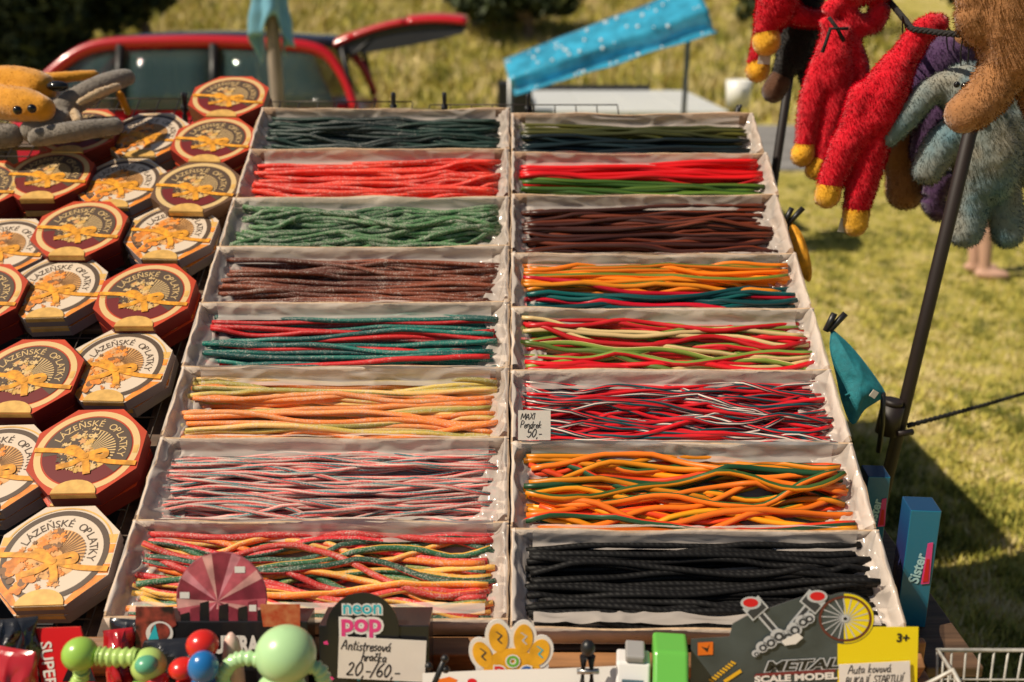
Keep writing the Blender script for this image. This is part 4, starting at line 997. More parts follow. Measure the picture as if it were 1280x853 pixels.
def plush(name, label, group, anchor, Y, body, parts, m, fur=5000, furlen=.009, voxel=.0055, eyes=()):
    """Limb centre lines are (px, py, radius px, extra depth m); everything hangs at distance Y."""
    c0 = atY(anchor[0], anchor[1], Y); root = empty(name, T(c0)); tag(root, label, 'plush toy', group)
    def w(p):
        q = atY(p[0], p[1], Y + (p[3] if len(p) > 3 else 0)); return q - c0, p[2] / FPX * depth(q)
    def chain(mb, ch):
        if len(ch) == 1:
            q, r = w(ch[0]); mb.ell(q, r, 0, 16, 12); return
        cc = [tuple(list(p) + [0] * (4 - len(p))) for p in ch]
        sm = smoothpts(cc, 5); W = [w(p) for p in sm]
        mb.tube([q for q, r in W], [r for q, r in W], 14)
        for q, r in (W[0], W[-1]): mb.ell(q, r, 0, 14, 10)
    mb = MB()
    for ch in body: chain(mb, ch)
    me = remesh(mb, voxel, m, 'body', 4, .0015); b_ = obj('body', me, root)
    if fur: kind(obj('fur', fur_mesh(me, int(fur * 2.6), furlen * .85, .0008, fur_mat(m), .5, len(label)), b_), 'stuff')
    for nm, mm, chs in parts:
        mb = MB()
        for ch in chs: chain(mb, ch)
        me = remesh(mb, voxel * .8, mm, nm, 3, .001); p_ = obj(nm, me, root)
        if fur: kind(obj('fur', fur_mesh(me, 900, furlen * .5, .0008, fur_mat(mm), .4, 5), p_), 'stuff')
    for px, py, r, dd in eyes:
        q, rr_ = w((px, py, r, dd)); mb = MB(); mb.ell(q, rr_, 0, 12, 8); mb.build('eye', bead, root)
    return root
GP = 'plush toys hanging from the line'
lab_m = mat('fabric_label', (.5, .45, .38), .8)
def care_label(root, anchor, px, py, Y, w_, h_, rot=0):
    c0 = atY(anchor[0], anchor[1], Y); q = atY(px, py, Y) - c0; mb = MB(); mb.box((-w_ / 2, -.001, -h_), (w_ / 2, .001, 0)); mb.build('care_label', lab_m, root, T(q) @ RY(R(rot)))
a = (973, 12)
r1 = plush('plush_monkey', 'red plush monkey with two yellow hands hanging by the thin black pole', GP, a, 2.42,
      [[(985, -60, 24), (975, -20, 27), (972, 10, 25)], [(968, 0, 19), (961, 22, 18), (957, 36, 15)], [(962, 30, 16, .03), (950, 62, 12, .03), (947, 76, 12, .03)], [(985, 12, 14), (1005, 22, 12), (1028, 24, 12)]],
      [('hand', P_YEL, [[(958, 42, 15), (958, 52, 18)]]), ('hand', P_YEL, [[(948, 80, 13, .03), (947, 88, 15, .03)]])], P_RED)
care_label(r1, a, 957, 62, 2.38, .028, .034, 4)
plush('plush_monkey', 'black plush monkey with chocolate foot hanging between red monkeys', GP, (990, 60), 2.52,
      [[(1005, -20, 26), (1000, 40, 26), (992, 70, 22)], [(990, 60, 18), (982, 84, 15), (977, 98, 12)], [(1004, 60, 16), (1012, 100, 12), (1010, 120, 9)]], [('foot', P_CHO, [[(974, 102, 15), (967, 114, 15)]])], P_BLK, 3500)
r2 = plush('plush_monkey', 'red plush monkey with short yellow feet and arms looped over the line', GP, (1043, 70), 2.3,
      [[(1048, 45, 20), (1042, 72, 24), (1040, 100, 22)], [(1030, 80, 17), (1014, 130, 16), (1007, 178, 13)], [(1050, 80, 20), (1042, 140, 19), (1030, 196, 14)], [(1040, 42, 13), (1036, 18, 12), (1052, 6, 12), (1070, 30, 13), (1092, 28, 14), (1102, 0, 13), (1095, -30, 13)], [(1062, 50, 13), (1072, 95, 15), (1062, 160, 13), (1052, 180, 10)], [(1075, -28, 34)]],
      [('foot', P_YEL, [[(1007, 182, 13), (1003, 194, 15)]]), ('foot', P_YEL, [[(1026, 202, 13), (1019, 212, 13)]])], P_RED)
mb = MB(); q0 = atY(1043, 70, 2.3)
mb.tube([atY(1036, 22, 2.24) - q0, atY(1046, 35, 2.24) - q0, atY(1055, 52, 2.24) - q0], .004, 6); mb.tube([atY(1028, 66, 2.24) - q0, atY(1038, 36, 2.24) - q0, atY(1060, 36, 2.24) - q0], .004, 6); mb.build('tied_cord', rope_m, r2)
a = (1101, 124)
r3 = plush('plush_monkey', 'red plush monkey hung by one raised arm, white label on its foot', GP, a, 2.16,
      [[(1122, 84, 22), (1108, 112, 29), (1096, 146, 29)], [(1120, 88, 21), (1138, 60, 17), (1158, 36, 16), (1172, 30, 13)], [(1086, 150, 23), (1060, 180, 21), (1046, 210, 18), (1038, 228, 16)], [(1096, 160, 21), (1086, 205, 19), (1075, 240, 18), (1071, 260, 16)], [(1080, 122, 20), (1066, 160, 17), (1058, 190, 14)]],
      [('foot', P_YEL, [[(1037, 234, 16), (1034, 245, 16)]]), ('foot', P_YEL, [[(1070, 266, 17), (1069, 280, 16)]])], P_RED, 6500)
care_label(r3, a, 1061, 276, 2.13, .036, .030, 8)
plush('plush_bear', 'purple plush with long drooping cape hanging behind the rabbit', GP, (1170, 90), 2.32,
      [[(1215, 66, 22), (1180, 72, 28), (1150, 105, 28), (1120, 150, 18)], [(1190, 90, 30), (1175, 140, 32), (1160, 190, 22)], [(1180, 150, 24), (1176, 215, 18), (1166, 250, 15), (1174, 264, 13)]], [('muzzle', P_TAN, [[(1205, 48, 16, -.02), (1222, 50, 12, -.02)]])], P_PUR, 4500)
plush('plush_bear', 'small ginger plush legs dangling below the purple plush', GP, (1126, 210), 2.4, [[(1140, 120, 22), (1128, 170, 21), (1120, 195, 20)], [(1126, 205, 18), (1130, 235, 22), (1132, 240, 22)], [(1140, 190, 18), (1148, 222, 17), (1150, 232, 15)]], [], P_TAN, 3500)
plush('plush_rabbit', 'pale blue-grey plush rabbit with long ears hanging behind the pole', GP, (1225, 180), 2.14,
      [[(1206, 112, 33), (1222, 140, 30)], [(1225, 150, 36), (1232, 190, 42), (1236, 218, 38)], [(1192, 100, 15), (1160, 118, 17), (1130, 148, 18), (1112, 172, 12)], [(1200, 160, 22), (1176, 184, 23), (1160, 212, 20)], [(1220, 225, 24), (1214, 262, 21), (1208, 290, 20)], [(1248, 225, 24), (1256, 262, 21), (1260, 290, 20)], [(1255, 150, 24), (1276, 180, 24), (1290, 215, 20)], [(1240, 100, 16), (1262, 128, 19), (1278, 160, 18)]],
      [], P_BLU, 7000, .010, .0055, ((1206, 108, 5, -.075), (1196, 106, 4, -.07)))
plush('plush_teddy', 'tan plush teddy with one foot hanging in front of the pole', GP, (1250, 60), 1.86,
      [[(1262, -60, 55), (1264, 10, 50), (1272, 70, 44)], [(1262, 70, 30), (1240, 112, 29), (1216, 138, 26)], [(1222, -10, 26), (1218, 20, 24), (1226, 40, 20)], [(1290, 70, 32), (1310, 130, 30)]], [('foot', P_TAN, [[(1222, 132, 28), (1206, 142, 25)]])], P_TAN, 6500)
for pr_, a_, Y_, (px, py) in ((None, (1206, 90), 2.14, (1206, 40)), (None, (1190, 60), 2.32, (1186, 36)), (None, (1140, 112), 2.4, (1128, 20))):
    p_, q_ = atY(*a_, Y_), atY(px, py, 2.09 if Y_ < 2.2 else 2.15); mb = MB()
    for dx in (-.008, .008): mb.tube(smoothpts([tuple(p_ - p_ + Vector((dx * .2, 0, -.03))), tuple((q_ - p_) * .5 + Vector((dx, 0, 0))), tuple(q_ - p_)], 4), .0016, 5)
    tag(mb.build('hanging_loop', rope_m, None, T(p_)), 'thin black loop tying a plush toy to the line', 'loop', 'loops tying the plush toys')
# plush lying across the wafer boxes, top left
def lying_plush():
    h = .03; c0 = D @ Vector((*disp(60, 140, h), h)); root = empty('plush_dog', T(c0)); tag(root, 'ochre and grey plush dog lying on its side on the wafer boxes', 'plush toy')
    def w(px, py, rp, hh=h):
        q = D @ Vector((*disp(px, py, hh), hh)); return q - c0, rp / FPX * depth(q)
    def chain(mb, pts):
        W = [w(*p) for p in smoothpts([tuple(list(p) + [h] * (4 - len(p))) for p in pts], 5)]
        mb.tube([q for q, r in W], [r for q, r in W], 12)
        for q, r in (W[0], W[-1]): mb.ell(q, r, 0, 12, 9)
    def part(nm, m, chs, n=2500):
        mb = MB()
        for ch in chs: chain(mb, ch)
        me = remesh(mb, .0055, m, nm, 4, .001); o = obj(nm, me, root); kind(obj('fur', fur_mesh(me, n, .004, .0008, fur_mat(m), .3, 3), o), 'stuff')
    part('head', P_OCH, [[(-20, 112, 26, .08), (18, 108, 26, .09), (46, 112, 24, .09)], [(0, 128, 22, .09), (34, 132, 22, .10), (52, 136, 17, .10)], [(60, 98, 8, .09), (90, 96, 7, .09), (118, 94, 7, .08)]])
    part('limb', P_GRY, [[(62, 152, 15, .05), (92, 128, 16, .07), (130, 106, 14, .08), (158, 97, 11, .07)], [(40, 165, 15, .05), (80, 150, 12, .06), (60, 130, 12, .06)]])
    part('limb', P_GRY, [[(46, 172, 12, .06), (95, 164, 13, .07), (144, 158, 11, .06)]]); part('ear', P_CRM, [[(100, 128, 5, .10), (125, 116, 6, .10), (148, 108, 5, .09)]], 600); part('paw', P_CRM, [[(94, 142, 7, .075), (98, 152, 7, .075)]], 400)
    part('limb', P_GRY, [[(-10, 172, 16, .05), (14, 170, 15, .05)]]); part('tail', P_OCH, [[(150, 118, 5, .03), (160, 140, 5, -.02)]], 500)
    mb = MB(); mb.ell(w(72, 108, 12, .115)[0], (.026, .016, .012)); mb.build('nose', bead, root)
    for px, py in ((22, 138), (40, 136)):
        mb = MB(); mb.ell(w(px, py, 1, .128)[0], .010, 0, 12, 8); mb.build('eye', bead, root)
lying_plush()

# ================================================================== BAGS CLIPPED TO THE DISPLAY'S SIDE
def bag(label, color, outline, Y0, Y1, clip_px, lab_px=None):
    """A soft fabric pouch: front and back skins bulging between the seams; outline in photo pixels, hanging beside the display."""
    def w(p): 
        t = (p[1] - outline[0][1]) / (outline[-1][1] - outline[0][1] + 1e-6); return atY(p[0], p[1], Y0 + (Y1 - Y0) * max(0, min(1, (p[1] - min(q[1] for q in outline)) / (max(q[1] for q in outline) - min(q[1] for q in outline)))))
    P = [w(p) for p in outline]; c0 = P[0].copy(); root = empty('fabric_pouch', T(c0)); tag(root, label, 'pouch'); mb = MB(); n = len(P)
    cen = sum(P, Vector()) / n; rings = 7
    for sg in (-1, 1):
        b = len(mb.v)
        for k in range(rings):
            f = k / (rings - 1)
            for p in P:
                q = cen + (p - cen) * (1 - f * .97); bul = (1 - (1 - f) ** 2) * .022 + noise.noise(q * 45) * .007 * min(1, 3 * f)
                mb.v.append(tuple(q - c0 + Vector((.3, -1, .1)).normalized() * sg * (bul + .0008)))
        for k in range(rings - 1):
            for j in range(n):
                f_ = (b + k * n + j, b + k * n + (j + 1) % n, b + (k + 1) * n + (j + 1) % n, b + (k + 1) * n + j); mb.face(f_ if sg > 0 else f_[::-1], 0, True)
        mb.face([b + (rings - 1) * n + j for j in range(n)], 0, True)
    mb.build('cloth', mat('pouch_' + label.split()[0], color, .75, var=.15, scale=120, bump=.3, bscale=500), root)
    mb = MB(); mb.tube([tuple(p - c0) for p in P] + [(0, 0, 0)], .0016, 5); mb.build('seam', mat('pouch_' + label.split()[0], color), root)
    if lab_px:
        q = w(lab_px) - c0; mb = MB(); mb.box((-.006, -.030, -.007), (.006, -.028, .007)); mb.build('sewn_label', lab_m, root, T(q) @ RY(R(30)))
    # clip and strap
    for dx in (-7, 7):
        a, b = atY(clip_px[0] + dx * .3 - 10, clip_px[1] + 12, Y0), atY(clip_px[0] + dx + 6, clip_px[1] - 10, Y0); mb = MB(); mb.tube([a - c0, b - c0], .006, 6); mb.build('clip', clip_m, root)
    return root, c0
fine = lambda o: [tuple(p) for p in smoothpts(o + [o[0]], 4)][:-1]
rb, c0 = bag('teal fabric pouch clipped to the right side of the display', (.008, .16, .19), fine([(1040, 412), (1062, 432), (1085, 460), (1106, 492), (1098, 500), (1080, 512), (1066, 530), (1054, 505), (1046, 470), (1038, 435)]), 1.86, 1.78, (1044, 402), (1086, 486))
mb = MB(); mb.tube([atY(1104, 492, 1.80) - c0, atY(1103, 530, 1.82) - c0, atY(1098, 565, 1.84) - c0], .005, 6); mb.build('strap', clip_m, rb)
bag('orange fabric pouch clipped beside the cocoa and orange candy boxes', (.78, .34, .015), fine([(989, 278), (1000, 290), (1009, 312), (1014, 338), (1011, 352), (1000, 342), (988, 328), (982, 308)]), 2.2, 2.15, (991, 270))

# ================================================================== TOYS AND CARDS ON THE SHELF
def col(n, *rgb, rough=.4, **k): return mat(n, tuple(c_ * .9 for c_ in lin(*rgb)), rough, **k)
class Card:
    """A flat printed board standing on the shelf, leaning back by `tilt`; outlines are given as photo pixels on its face."""
    def __init__(s, name, label, cat, px, Y, tilt=14, group=None):
        t = R(tilt); s.ex = Vector((1, 0, 0)); s.ey = Vector((0, math.sin(t), math.cos(t))); s.ez = Vector((0, -math.cos(t), math.sin(t)))
        foot = Vector((atY(px, 853, Y).x, Y, SHZ + .002)); s.o = foot; s.mats = []
        s.M = Matrix(((1, 0, 0, foot.x), (0, s.ey.y, s.ez.y, foot.y), (0, s.ey.z, s.ez.z, foot.z), (0, 0, 0, 1)))
        s.root = empty(name, s.M); tag(s.root, label, cat, group)
    def uv(s, px, py):
        d = ray(px, py); t = (s.o - CAM).dot(s.ez) / d.dot(s.ez); p = CAM + d * t - s.o
        return (p.dot(s.ex), p.dot(s.ey))
    def scale(s, px, py):
        a = s.uv(px, py); b = s.uv(px + 10, py); return (b[0] - a[0]) / 10
    def board(s, name, outline, m, th=.0012, z=0, smooth=False, bottom=True):
        P = [s.uv(*p) for p in (smoothpts(outline, 5) if smooth else outline)]
        P = [(x, max(y, 0)) for x, y in P]
        mb = MB(); mb.prism(P, z - th, z); return mb.build(name, m, s.root)
    def prints(s, name, items):
        """items: (material, z step, outline px) flat ink areas, all in one printed layer."""
        ms = []; mb = MB()
        for m, z, pts in items:
            if m not in ms: ms.append(m)
            mb.poly([s.uv(*p) for p in pts], z, ms.index(m))
        return mb.build(name, ms, s.root)
    def text(s, body, px, py, hpx, m, z=.0006, rot=0, width=None, back=None, offset=0.0, shear=0.0, bold=.02, name='lettering', center=False, extra=0):
        u, v = s.uv(px, py); k = s.scale(px, py); mb = MB(); size = hpx * k / .73
        wd = text_to_mb(MB(), body, size, Matrix.Identity(4), offset=bold, shear=shear)
        sx = (width * k / wd) if width else 1
        M = T((u, v, z)) @ RZ(R(rot)) @ Matrix.Diagonal((sx, 1, 1, 1))
        if back:
            text_to_mb(mb, body, size, T((0, 0, -.0003)) @ M, 1, center=center, offset=bold + (extra or .05), shear=shear)
        text_to_mb(mb, body, size, M, 0, center=center, offset=bold, shear=shear)
        return mb.build(name, [m, back] if back else m, s.root)
def circ(cx, cy, rx, ry=None, n=28, a0=0, a1=360): 
    ry = ry or rx; return [(cx + rx * math.cos(R(a0 + (a1 - a0) * k / (n if a1 - a0 >= 360 else n - 1))), cy + ry * math.sin(R(a0 + (a1 - a0) * k / (n if a1 - a0 >= 360 else n - 1)))) for k in range(n)]
K_BLACK = mat('print_black', (.012, .012, .014), .3, coat=.3); K_WHITE = mat('card_white', (.78, .74, .69), .55); K_PINK = col('print_pink', 238, 70, 140); K_CYAN = col('print_cyan', 40, 190, 205); K_YEL = col('print_yellow', 245, 190, 40); K_GREY = mat('print_slate', (.055, .07, .075), .3, coat=.3, var=.25, scale=18); K_LEMON = col('print_lemon', 248, 222, 20, rough=.25, coat=.5)
K_RED = col('print_scarlet', 222, 30, 36); K_SIL = col('print_silver', 200, 202, 205, rough=.3); K_DGR = col('print_dark_grey', 60, 62, 66); K_ORG = col('print_tangerine', 240, 120, 30); K_BLUE = col('print_blue', 30, 95, 175); K_GRN = col('print_green', 110, 185, 60)

# neon pop display box with a round header and its price tag
cN = Card('display_carton', 'black display carton with round neon pop header and price tag', 'carton', 452, 1.205, 12)
cN.board('header', circ(453, 788, 46, 47), K_BLACK, .0015)
mb = MB(); a = cN.uv(398, 780)[0]; b = cN.uv(536, 780)[0]; vt = cN.uv(440, 783)[1]; mb.box((a, 0, -.075), (b, vt, -.0017)); bevel(mb.build('carton', K_BLACK, cN.root), .001)
r = random.Random(2); it = []
for k in range(46):
    px, py = r.uniform(402, 532), r.uniform(787, 852)
    if 420 < px < 532 and 790 < py < 848 and r.random() < .8: continue
    an = r.uniform(0, 3); ln = r.uniform(2, 6); it.append((r.choice((K_PINK, K_CYAN, K_ORG)), -.0006, [(px + ln * math.cos(an + q) * (1 if i % 2 else 1), py + ln * .6 * math.sin(an + q)) for i, q in enumerate((0, 1.2, 2.4, 3.6, 5))]))
pl = cN.prints('splash_print', it); pl.location.z = -.0006
cN.text('neon', 453, 767, 18, K_CYAN, .0012, 0, None, K_WHITE, bold=.012, center=True, extra=.075)
cN.text('pop', 452, 789, 24, K_PINK, .0014, 0, None, K_WHITE, bold=.03, center=True, extra=.095)
q = cN.M @ Vector((*cN.uv(477, 848), .006))
price_card('white handwritten Antistresová hračka price tag on the black carton', T(q) @ RX(R(78)) @ RZ(R(-3)), .122, .060,
           [('Antistresová', .03, .70, .23, .026), ('hračka', .26, .45, .22, .026), ('20,-/60,-', .10, .08, .32, .034)])
# round-headed carton with red print behind the pop tube toys
cS = Card('display_carton', 'black carton with round pink-red header standing before the multicoloured candy', 'carton', 275, 1.235, 12)
K_MAG = mat('print_magenta', (.30, .05, .075), .4, var=.8, scale=38, col2=(.62, .22, .27)); K_ROSE = mat('print_rose', (.35, .06, .04), .4, var=.9, scale=60, col2=(.02, .012, .012))
cS.board('header', circ(277, 748, 57, 58), K_MAG, .0015, -.0002)
mb = MB(); a = cS.uv(171, 780)[0]; b = cS.uv(385, 780)[0]; vt = cS.uv(270, 776)[1]; mb.box((a, 0, -.05), (b, vt, .004)); bevel(mb.build('carton', K_BLACK, cS.root), .001)
it = []
cS.board('print_panel', [(171, 757), (218, 757), (222, 780), (171, 812)], K_ROSE, .0008, .0050); cS.board('print_panel', [(326, 754), (376, 754), (376, 782), (330, 782)], mat('print_flame', (.45, .06, .02), .4, var=.9, scale=70, col2=(.55, .2, .08)), .0008, .0050)
K_BR = [mat('burst_rose', (.50, .10, .13), .4, var=.3, scale=40), mat('burst_pink', (.60, .22, .26), .4, var=.3, scale=40), mat('burst_wine', (.24, .03, .05), .4, var=.3, scale=40), mat('burst_salmon', (.66, .33, .30), .4, var=.3, scale=40)]
for k in range(28):
    a0, a1 = R(k * 360 / 28), R((k + 1) * 360 / 28); cx_, cy_ = 272, 752
    def edge(a): return (277 + 56 * math.cos(a), 748 + 57 * math.sin(a))
    it.append((K_BR[(k * 7 + k // 3) % 4], .0004, [(cx_, cy_), edge(a0), edge(a1)]))
for x, y, w_ in ((300, 712, 13), (231, 744, 12), (316, 760, 9)): it.append((K_WHITE, .0010, [(x - w_ / 2, y - 4), (x + w_ / 2, y - 4), (x + w_ / 2, y + 4), (x - w_ / 2, y + 4)]))
for k in range(9):
    x = 226 + k * 12; h_ = 12 + (k * 7) % 17; it.append((K_BR[2] if k % 2 else K_BLACK, .0007 + k * .00003, [(x, 780), (x, 780 - h_), (x + 11, 780 - h_ - 3), (x + 12, 780)]))
cS.prints('header_print', it)
cS.text('SUPERA', 260, 814, 22, K_WHITE, .0056, 0, 66, K_BLACK, bold=.05)
cS.prints('badge', [(K_WHITE, .0056, circ(201, 790, 17, 15)), (K_ROSE, .0060, circ(202, 788, 12, 11)), (K_CYAN, .0064, [(186, 800), (196, 778), (201, 800)])])
# red packet with SUPER lettering
cR = Card('toy_packet', 'red card packet lettered SUPER standing among black foil packs', 'packet', 75, 1.19, 20)
cR.board('card', [(40, 786), (100, 784), (118, 853), (126, 900), (60, 900)], K_RED, .004, 0)
cR.text('SUPER', 50, 803, 15, K_WHITE, .0008, -82, None, bold=.02)
cR.prints('print_panel', [(K_BLACK, .0006, [(101, 800), (120, 852), (78, 852)])])
# crumpled black foil packs
foil = mat('black_foil', (.02, .02, .022), .16, metal=.2, coat=.6, spec=.8); foil_r = mat('red_foil', (.40, .012, .015), .2, coat=.6)
def foil_pack(label, px, py, w_, h_, Y, m, seed, rot=0):
    c_ = atY(px, py, Y); hh = c_.z - SHZ; root = MB()
    def f(sg): return lambda u, v: ((u - .5) * w_ + .01 * noise.noise(Vector((u * 5, v * 5, seed))), sg * (.016 * (math.sin(math.pi * u) * math.sin(math.pi * v)) ** .5 + .022 * crinkle((u * .16, v * .16, sg), seed) * math.sin(math.pi * u) * math.sin(math.pi * v)), v * hh)
    root.grid(44, 44, f(-1), 0, False); root.grid(44, 44, f(1), 0, False); o = root.build('foil_packet', m, None, T((c_.x, Y, SHZ + .002)) @ RZ(R(rot)) @ RX(R(-14)))
    return tag(o, label, 'packet')
foil_pack('crumpled black foil packet at the shelf end below the white wafer box', 0, 792, .075, .1, 1.2, foil, 1, 10)
foil_pack('crumpled red and shiny foil packet beside the SUPER packet', -14, 830, .075, .1, 1.13, foil_r, 2, -15)
foil_pack('crumpled black foil packet behind the green ball toy', 160, 790, .09, .1, 1.25, foil, 3, -8)
foil_pack('crumpled red foil packet behind the green tube toy', 142, 802, .04, .1, 1.22, foil_r, 4, 12)
foil_pack('crumpled black foil packet between the red and blue ball toys', 215, 815, .09, .1, 1.19, foil, 5, 5)
# pop-tube toys: plain balls and ribbed tubes
def ribbed(mb, pts, r, n=16):
    P = smoothpts(pts, 10); rad = [r * (1 + .16 * math.sin(k * 1.9)) for k in range(len(P))]; mb.tube(P, rad, 14)
def pop_toy(label, base, Y, body, balls, tubes, extra=()):
    c_ = atY(base[0], base[1], Y); root = empty('pop_tube_toy', T((c_.x, Y, SHZ + .002))); o0 = Vector((c_.x, Y, SHZ + .002)); tag(root, label, 'toy')
    def w(p): return atY(p[0], p[1], Y + (p[2] if len(p) > 2 else 0)) - o0
    k = depth(c_) / FPX
    for nm, m, p, rx, rz in balls:
        mb = MB(); mb.ell(w(p), (rx * k, rx * k * .95, rz * k), 0, 24, 16); mb.build(nm, m, root)
    for m, pts, r_ in tubes: mb = MB(); ribbed(mb, [tuple(w(p)) for p in pts], r_ * k); mb.build('ribbed_tube', m, root)
    p = w(body); mb = MB(); ribbed(mb, [(p.x, p.y, .0), (p.x, p.y, max(.02, p.z))], 15 * k); mb.build('stem', extra if extra else balls[0][1], root)
G_LIME = mat('plastic_lime', (.30, .52, .08), .28, coat=.3); G_LIME2 = mat('plastic_lime_pale', (.42, .60, .16), .3); G_TEAL = mat('plastic_teal', (.10, .36, .22), .3); G_MINT = mat('plastic_mint', (.42, .66, .33), .28, coat=.3); T_RED = mat('plastic_red', (.62, .02, .012), .25, coat=.3); T_BLU = mat('plastic_blue', (.015, .15, .42), .25, coat=.3); T_CRM = mat('plastic_cream', (.72, .48, .40), .4)
pop_toy('lime green ball-headed pop tube toy leaning by the red SUPER packet', (170, 853), 1.16, (182, 850),
        [('ball', G_LIME, (100, 818), 22, 21), ('body', G_LIME2, (186, 832), 22, 22), ('visor', G_TEAL, (183, 831, -.014), 14, 11)], [(G_LIME2, [(122, 820), (145, 822), (172, 822)], 11), (G_LIME2, [(100, 832), (102, 845), (92, 862)], 9)])
pop_toy('red ball pop toy with a rounded red arm behind the blue ball', (238, 853), 1.15, (236, 850), [('ball', T_RED, (253, 806), 20, 18), ('arm', T_RED, (228, 836), 17, 13), ('arm', T_RED, (196, 850), 15, 10)], [(T_RED, [(252, 815), (246, 826), (236, 834)], 8)])
pop_toy('plain blue ball pop toy in front of the red ball', (255, 853), 1.12, (254, 853), [('ball', T_BLU, (254, 834), 19, 21)], [])
pop_toy('pale mint green pop tube toy with big round head and ribbed arms', (356, 853), 1.14, (356, 853), [('head', G_MINT, (357, 818), 38, 36), ('belly', G_MINT, (352, 858), 30, 22)],
        [(G_MINT, [(330, 826), (305, 823), (288, 830), (278, 848), (284, 866)], 9), (G_MINT, [(384, 832), (400, 838), (406, 858)], 9)])
q = atY(288, 792, 1.17); mb = MB(); h_ = q.z - SHZ - .002
mb.tube([(0, 0, 0), (0, 0, .012), (0, 0, h_ * .5), (0, 0, h_ * .8), (0, 0, h_ * .94), (0, 0, h_)], [.017, .015, .013, .0135, .010, .003], 14); tag(mb.build('finger_puppet', T_CRM, None, T((q.x, 1.17, SHZ + .002))), 'small cream plastic finger puppet beside the mint green toy', 'toy')
# paw-shaped DOG card, clipped to a white strip
cD = Card('paw_card', 'white paw-shaped card with yellow pads lettered DOG', 'card', 640, 1.20, 10)
K_SUN = mat('print_amber', (.80, .40, .02), .45, var=.2, scale=30)
cD.board('paw', circ(640, 832, 46, 44), K_WHITE, .002); 
pads = [(603, 818, 12, 18, -25), (623, 797, 13, 19, -6), (654, 798, 13, 19, 6), (674, 815, 13, 18, 25)]
for k, (x, y, rx, ry, a) in enumerate(pads):
    def el(sx, sy): return [(x + sx * math.cos(t) * math.cos(R(a)) - sy * math.sin(t) * math.sin(R(a)), y + sx * math.cos(t) * math.sin(R(a)) + sy * math.sin(t) * math.cos(R(a))) for t in [R(q * 15) for q in range(24)]]
    cD.board('toe', el(rx + 4, ry + 4), K_WHITE, .002, .0002 * (k + 1)); cD.board('toe_pad', el(rx - 1, ry - 1), K_SUN, .0006, .0018)
cD.board('palm_pad', circ(640, 842, 36, 32), K_SUN, .0006, .0016)
sq = []
for (x, y, *_), m in zip(pads, (K_DGR, K_DGR, K_SIL, K_CYAN)):
    pp = [(x - 4, y - 8), (x + 3, y - 3), (x - 2, y + 2), (x + 3, y + 7)]
    for (a, b), (c_, d) in zip(pp, pp[1:]): sq.append((m, .0022, [(a, b), (c_, d), (c_ + 2.5, d), (a + 2.5, b)]))
cD.prints('squiggle_print', sq)
for ch, x, y, m in (('D', 625, 845, K_RED), ('O', 641, 832, K_GRN), ('G', 657, 845, K_BLUE)): cD.text(ch, x, y, 14, m, .0030, 0, None, K_WHITE, bold=.04, center=True, extra=.09)
cW = Card('white_strip', 'long white card strip along the shelf in front of the paw', 'card', 650, 1.165, 25)
cW.board('card', [(528, 842), (610, 838), (700, 836), (790, 832), (800, 900), (528, 900)], K_WHITE, .0015)
cW.prints('logo_print', [(K_ORG, .0006, [(545, 850), (562, 846), (572, 850), (566, 858), (546, 860)]), (K_RED, .0009, circ(590, 852, 6, 4, 10))])
# small black figures / peg standing by the strip
def peg(label, px, py, Y):
    c_ = atY(px, py, Y); h = c_.z - SHZ; root = empty('black_peg', T((c_.x, Y, SHZ + .002))); tag(root, label, 'clip')
    for s in (-1, 1): mb = MB(); mb.tube([(s * .004, 0, 0), (s * .007, 0, h * .5), (s * .005, 0, h * .85)], .006, 8); mb.build('jaw', clip_m, root)
    mb = MB(); mb.ell((0, 0, h * .93), (.010, .010, .012)); mb.build('grip', clip_m, root); mb = MB(); mb.tube([(-.014, 0, h * .7), (.016, 0, h * .7)], .004, 8); mb.build('spring', mat('steel', (.4, .4, .4), .3, metal=.9), root)
peg('black peg with steel spring standing between the paw card and toy lorry', 735, 803, 1.19)
def toggles():
    c_ = atY(545, 825, 1.18); root = empty('wind_up_key', T((c_.x, 1.18, SHZ + .002))); h = c_.z - SHZ; tag(root, 'small black winding key standing beside the neon carton', 'toy')
    mb = MB(); mb.tube([(-.006, 0, 0), (-.004, 0, h * .7), (.012, 0, h)], .004, 8); mb.build('stem', clip_m, root)
    for x, z in ((.012, h), (.013, h - .017), (-.010, h - .012)): mb = MB(); mb.ell((x, 0, z), .0055, 0, 10, 8); mb.build('knob', clip_m, root)
toggles()
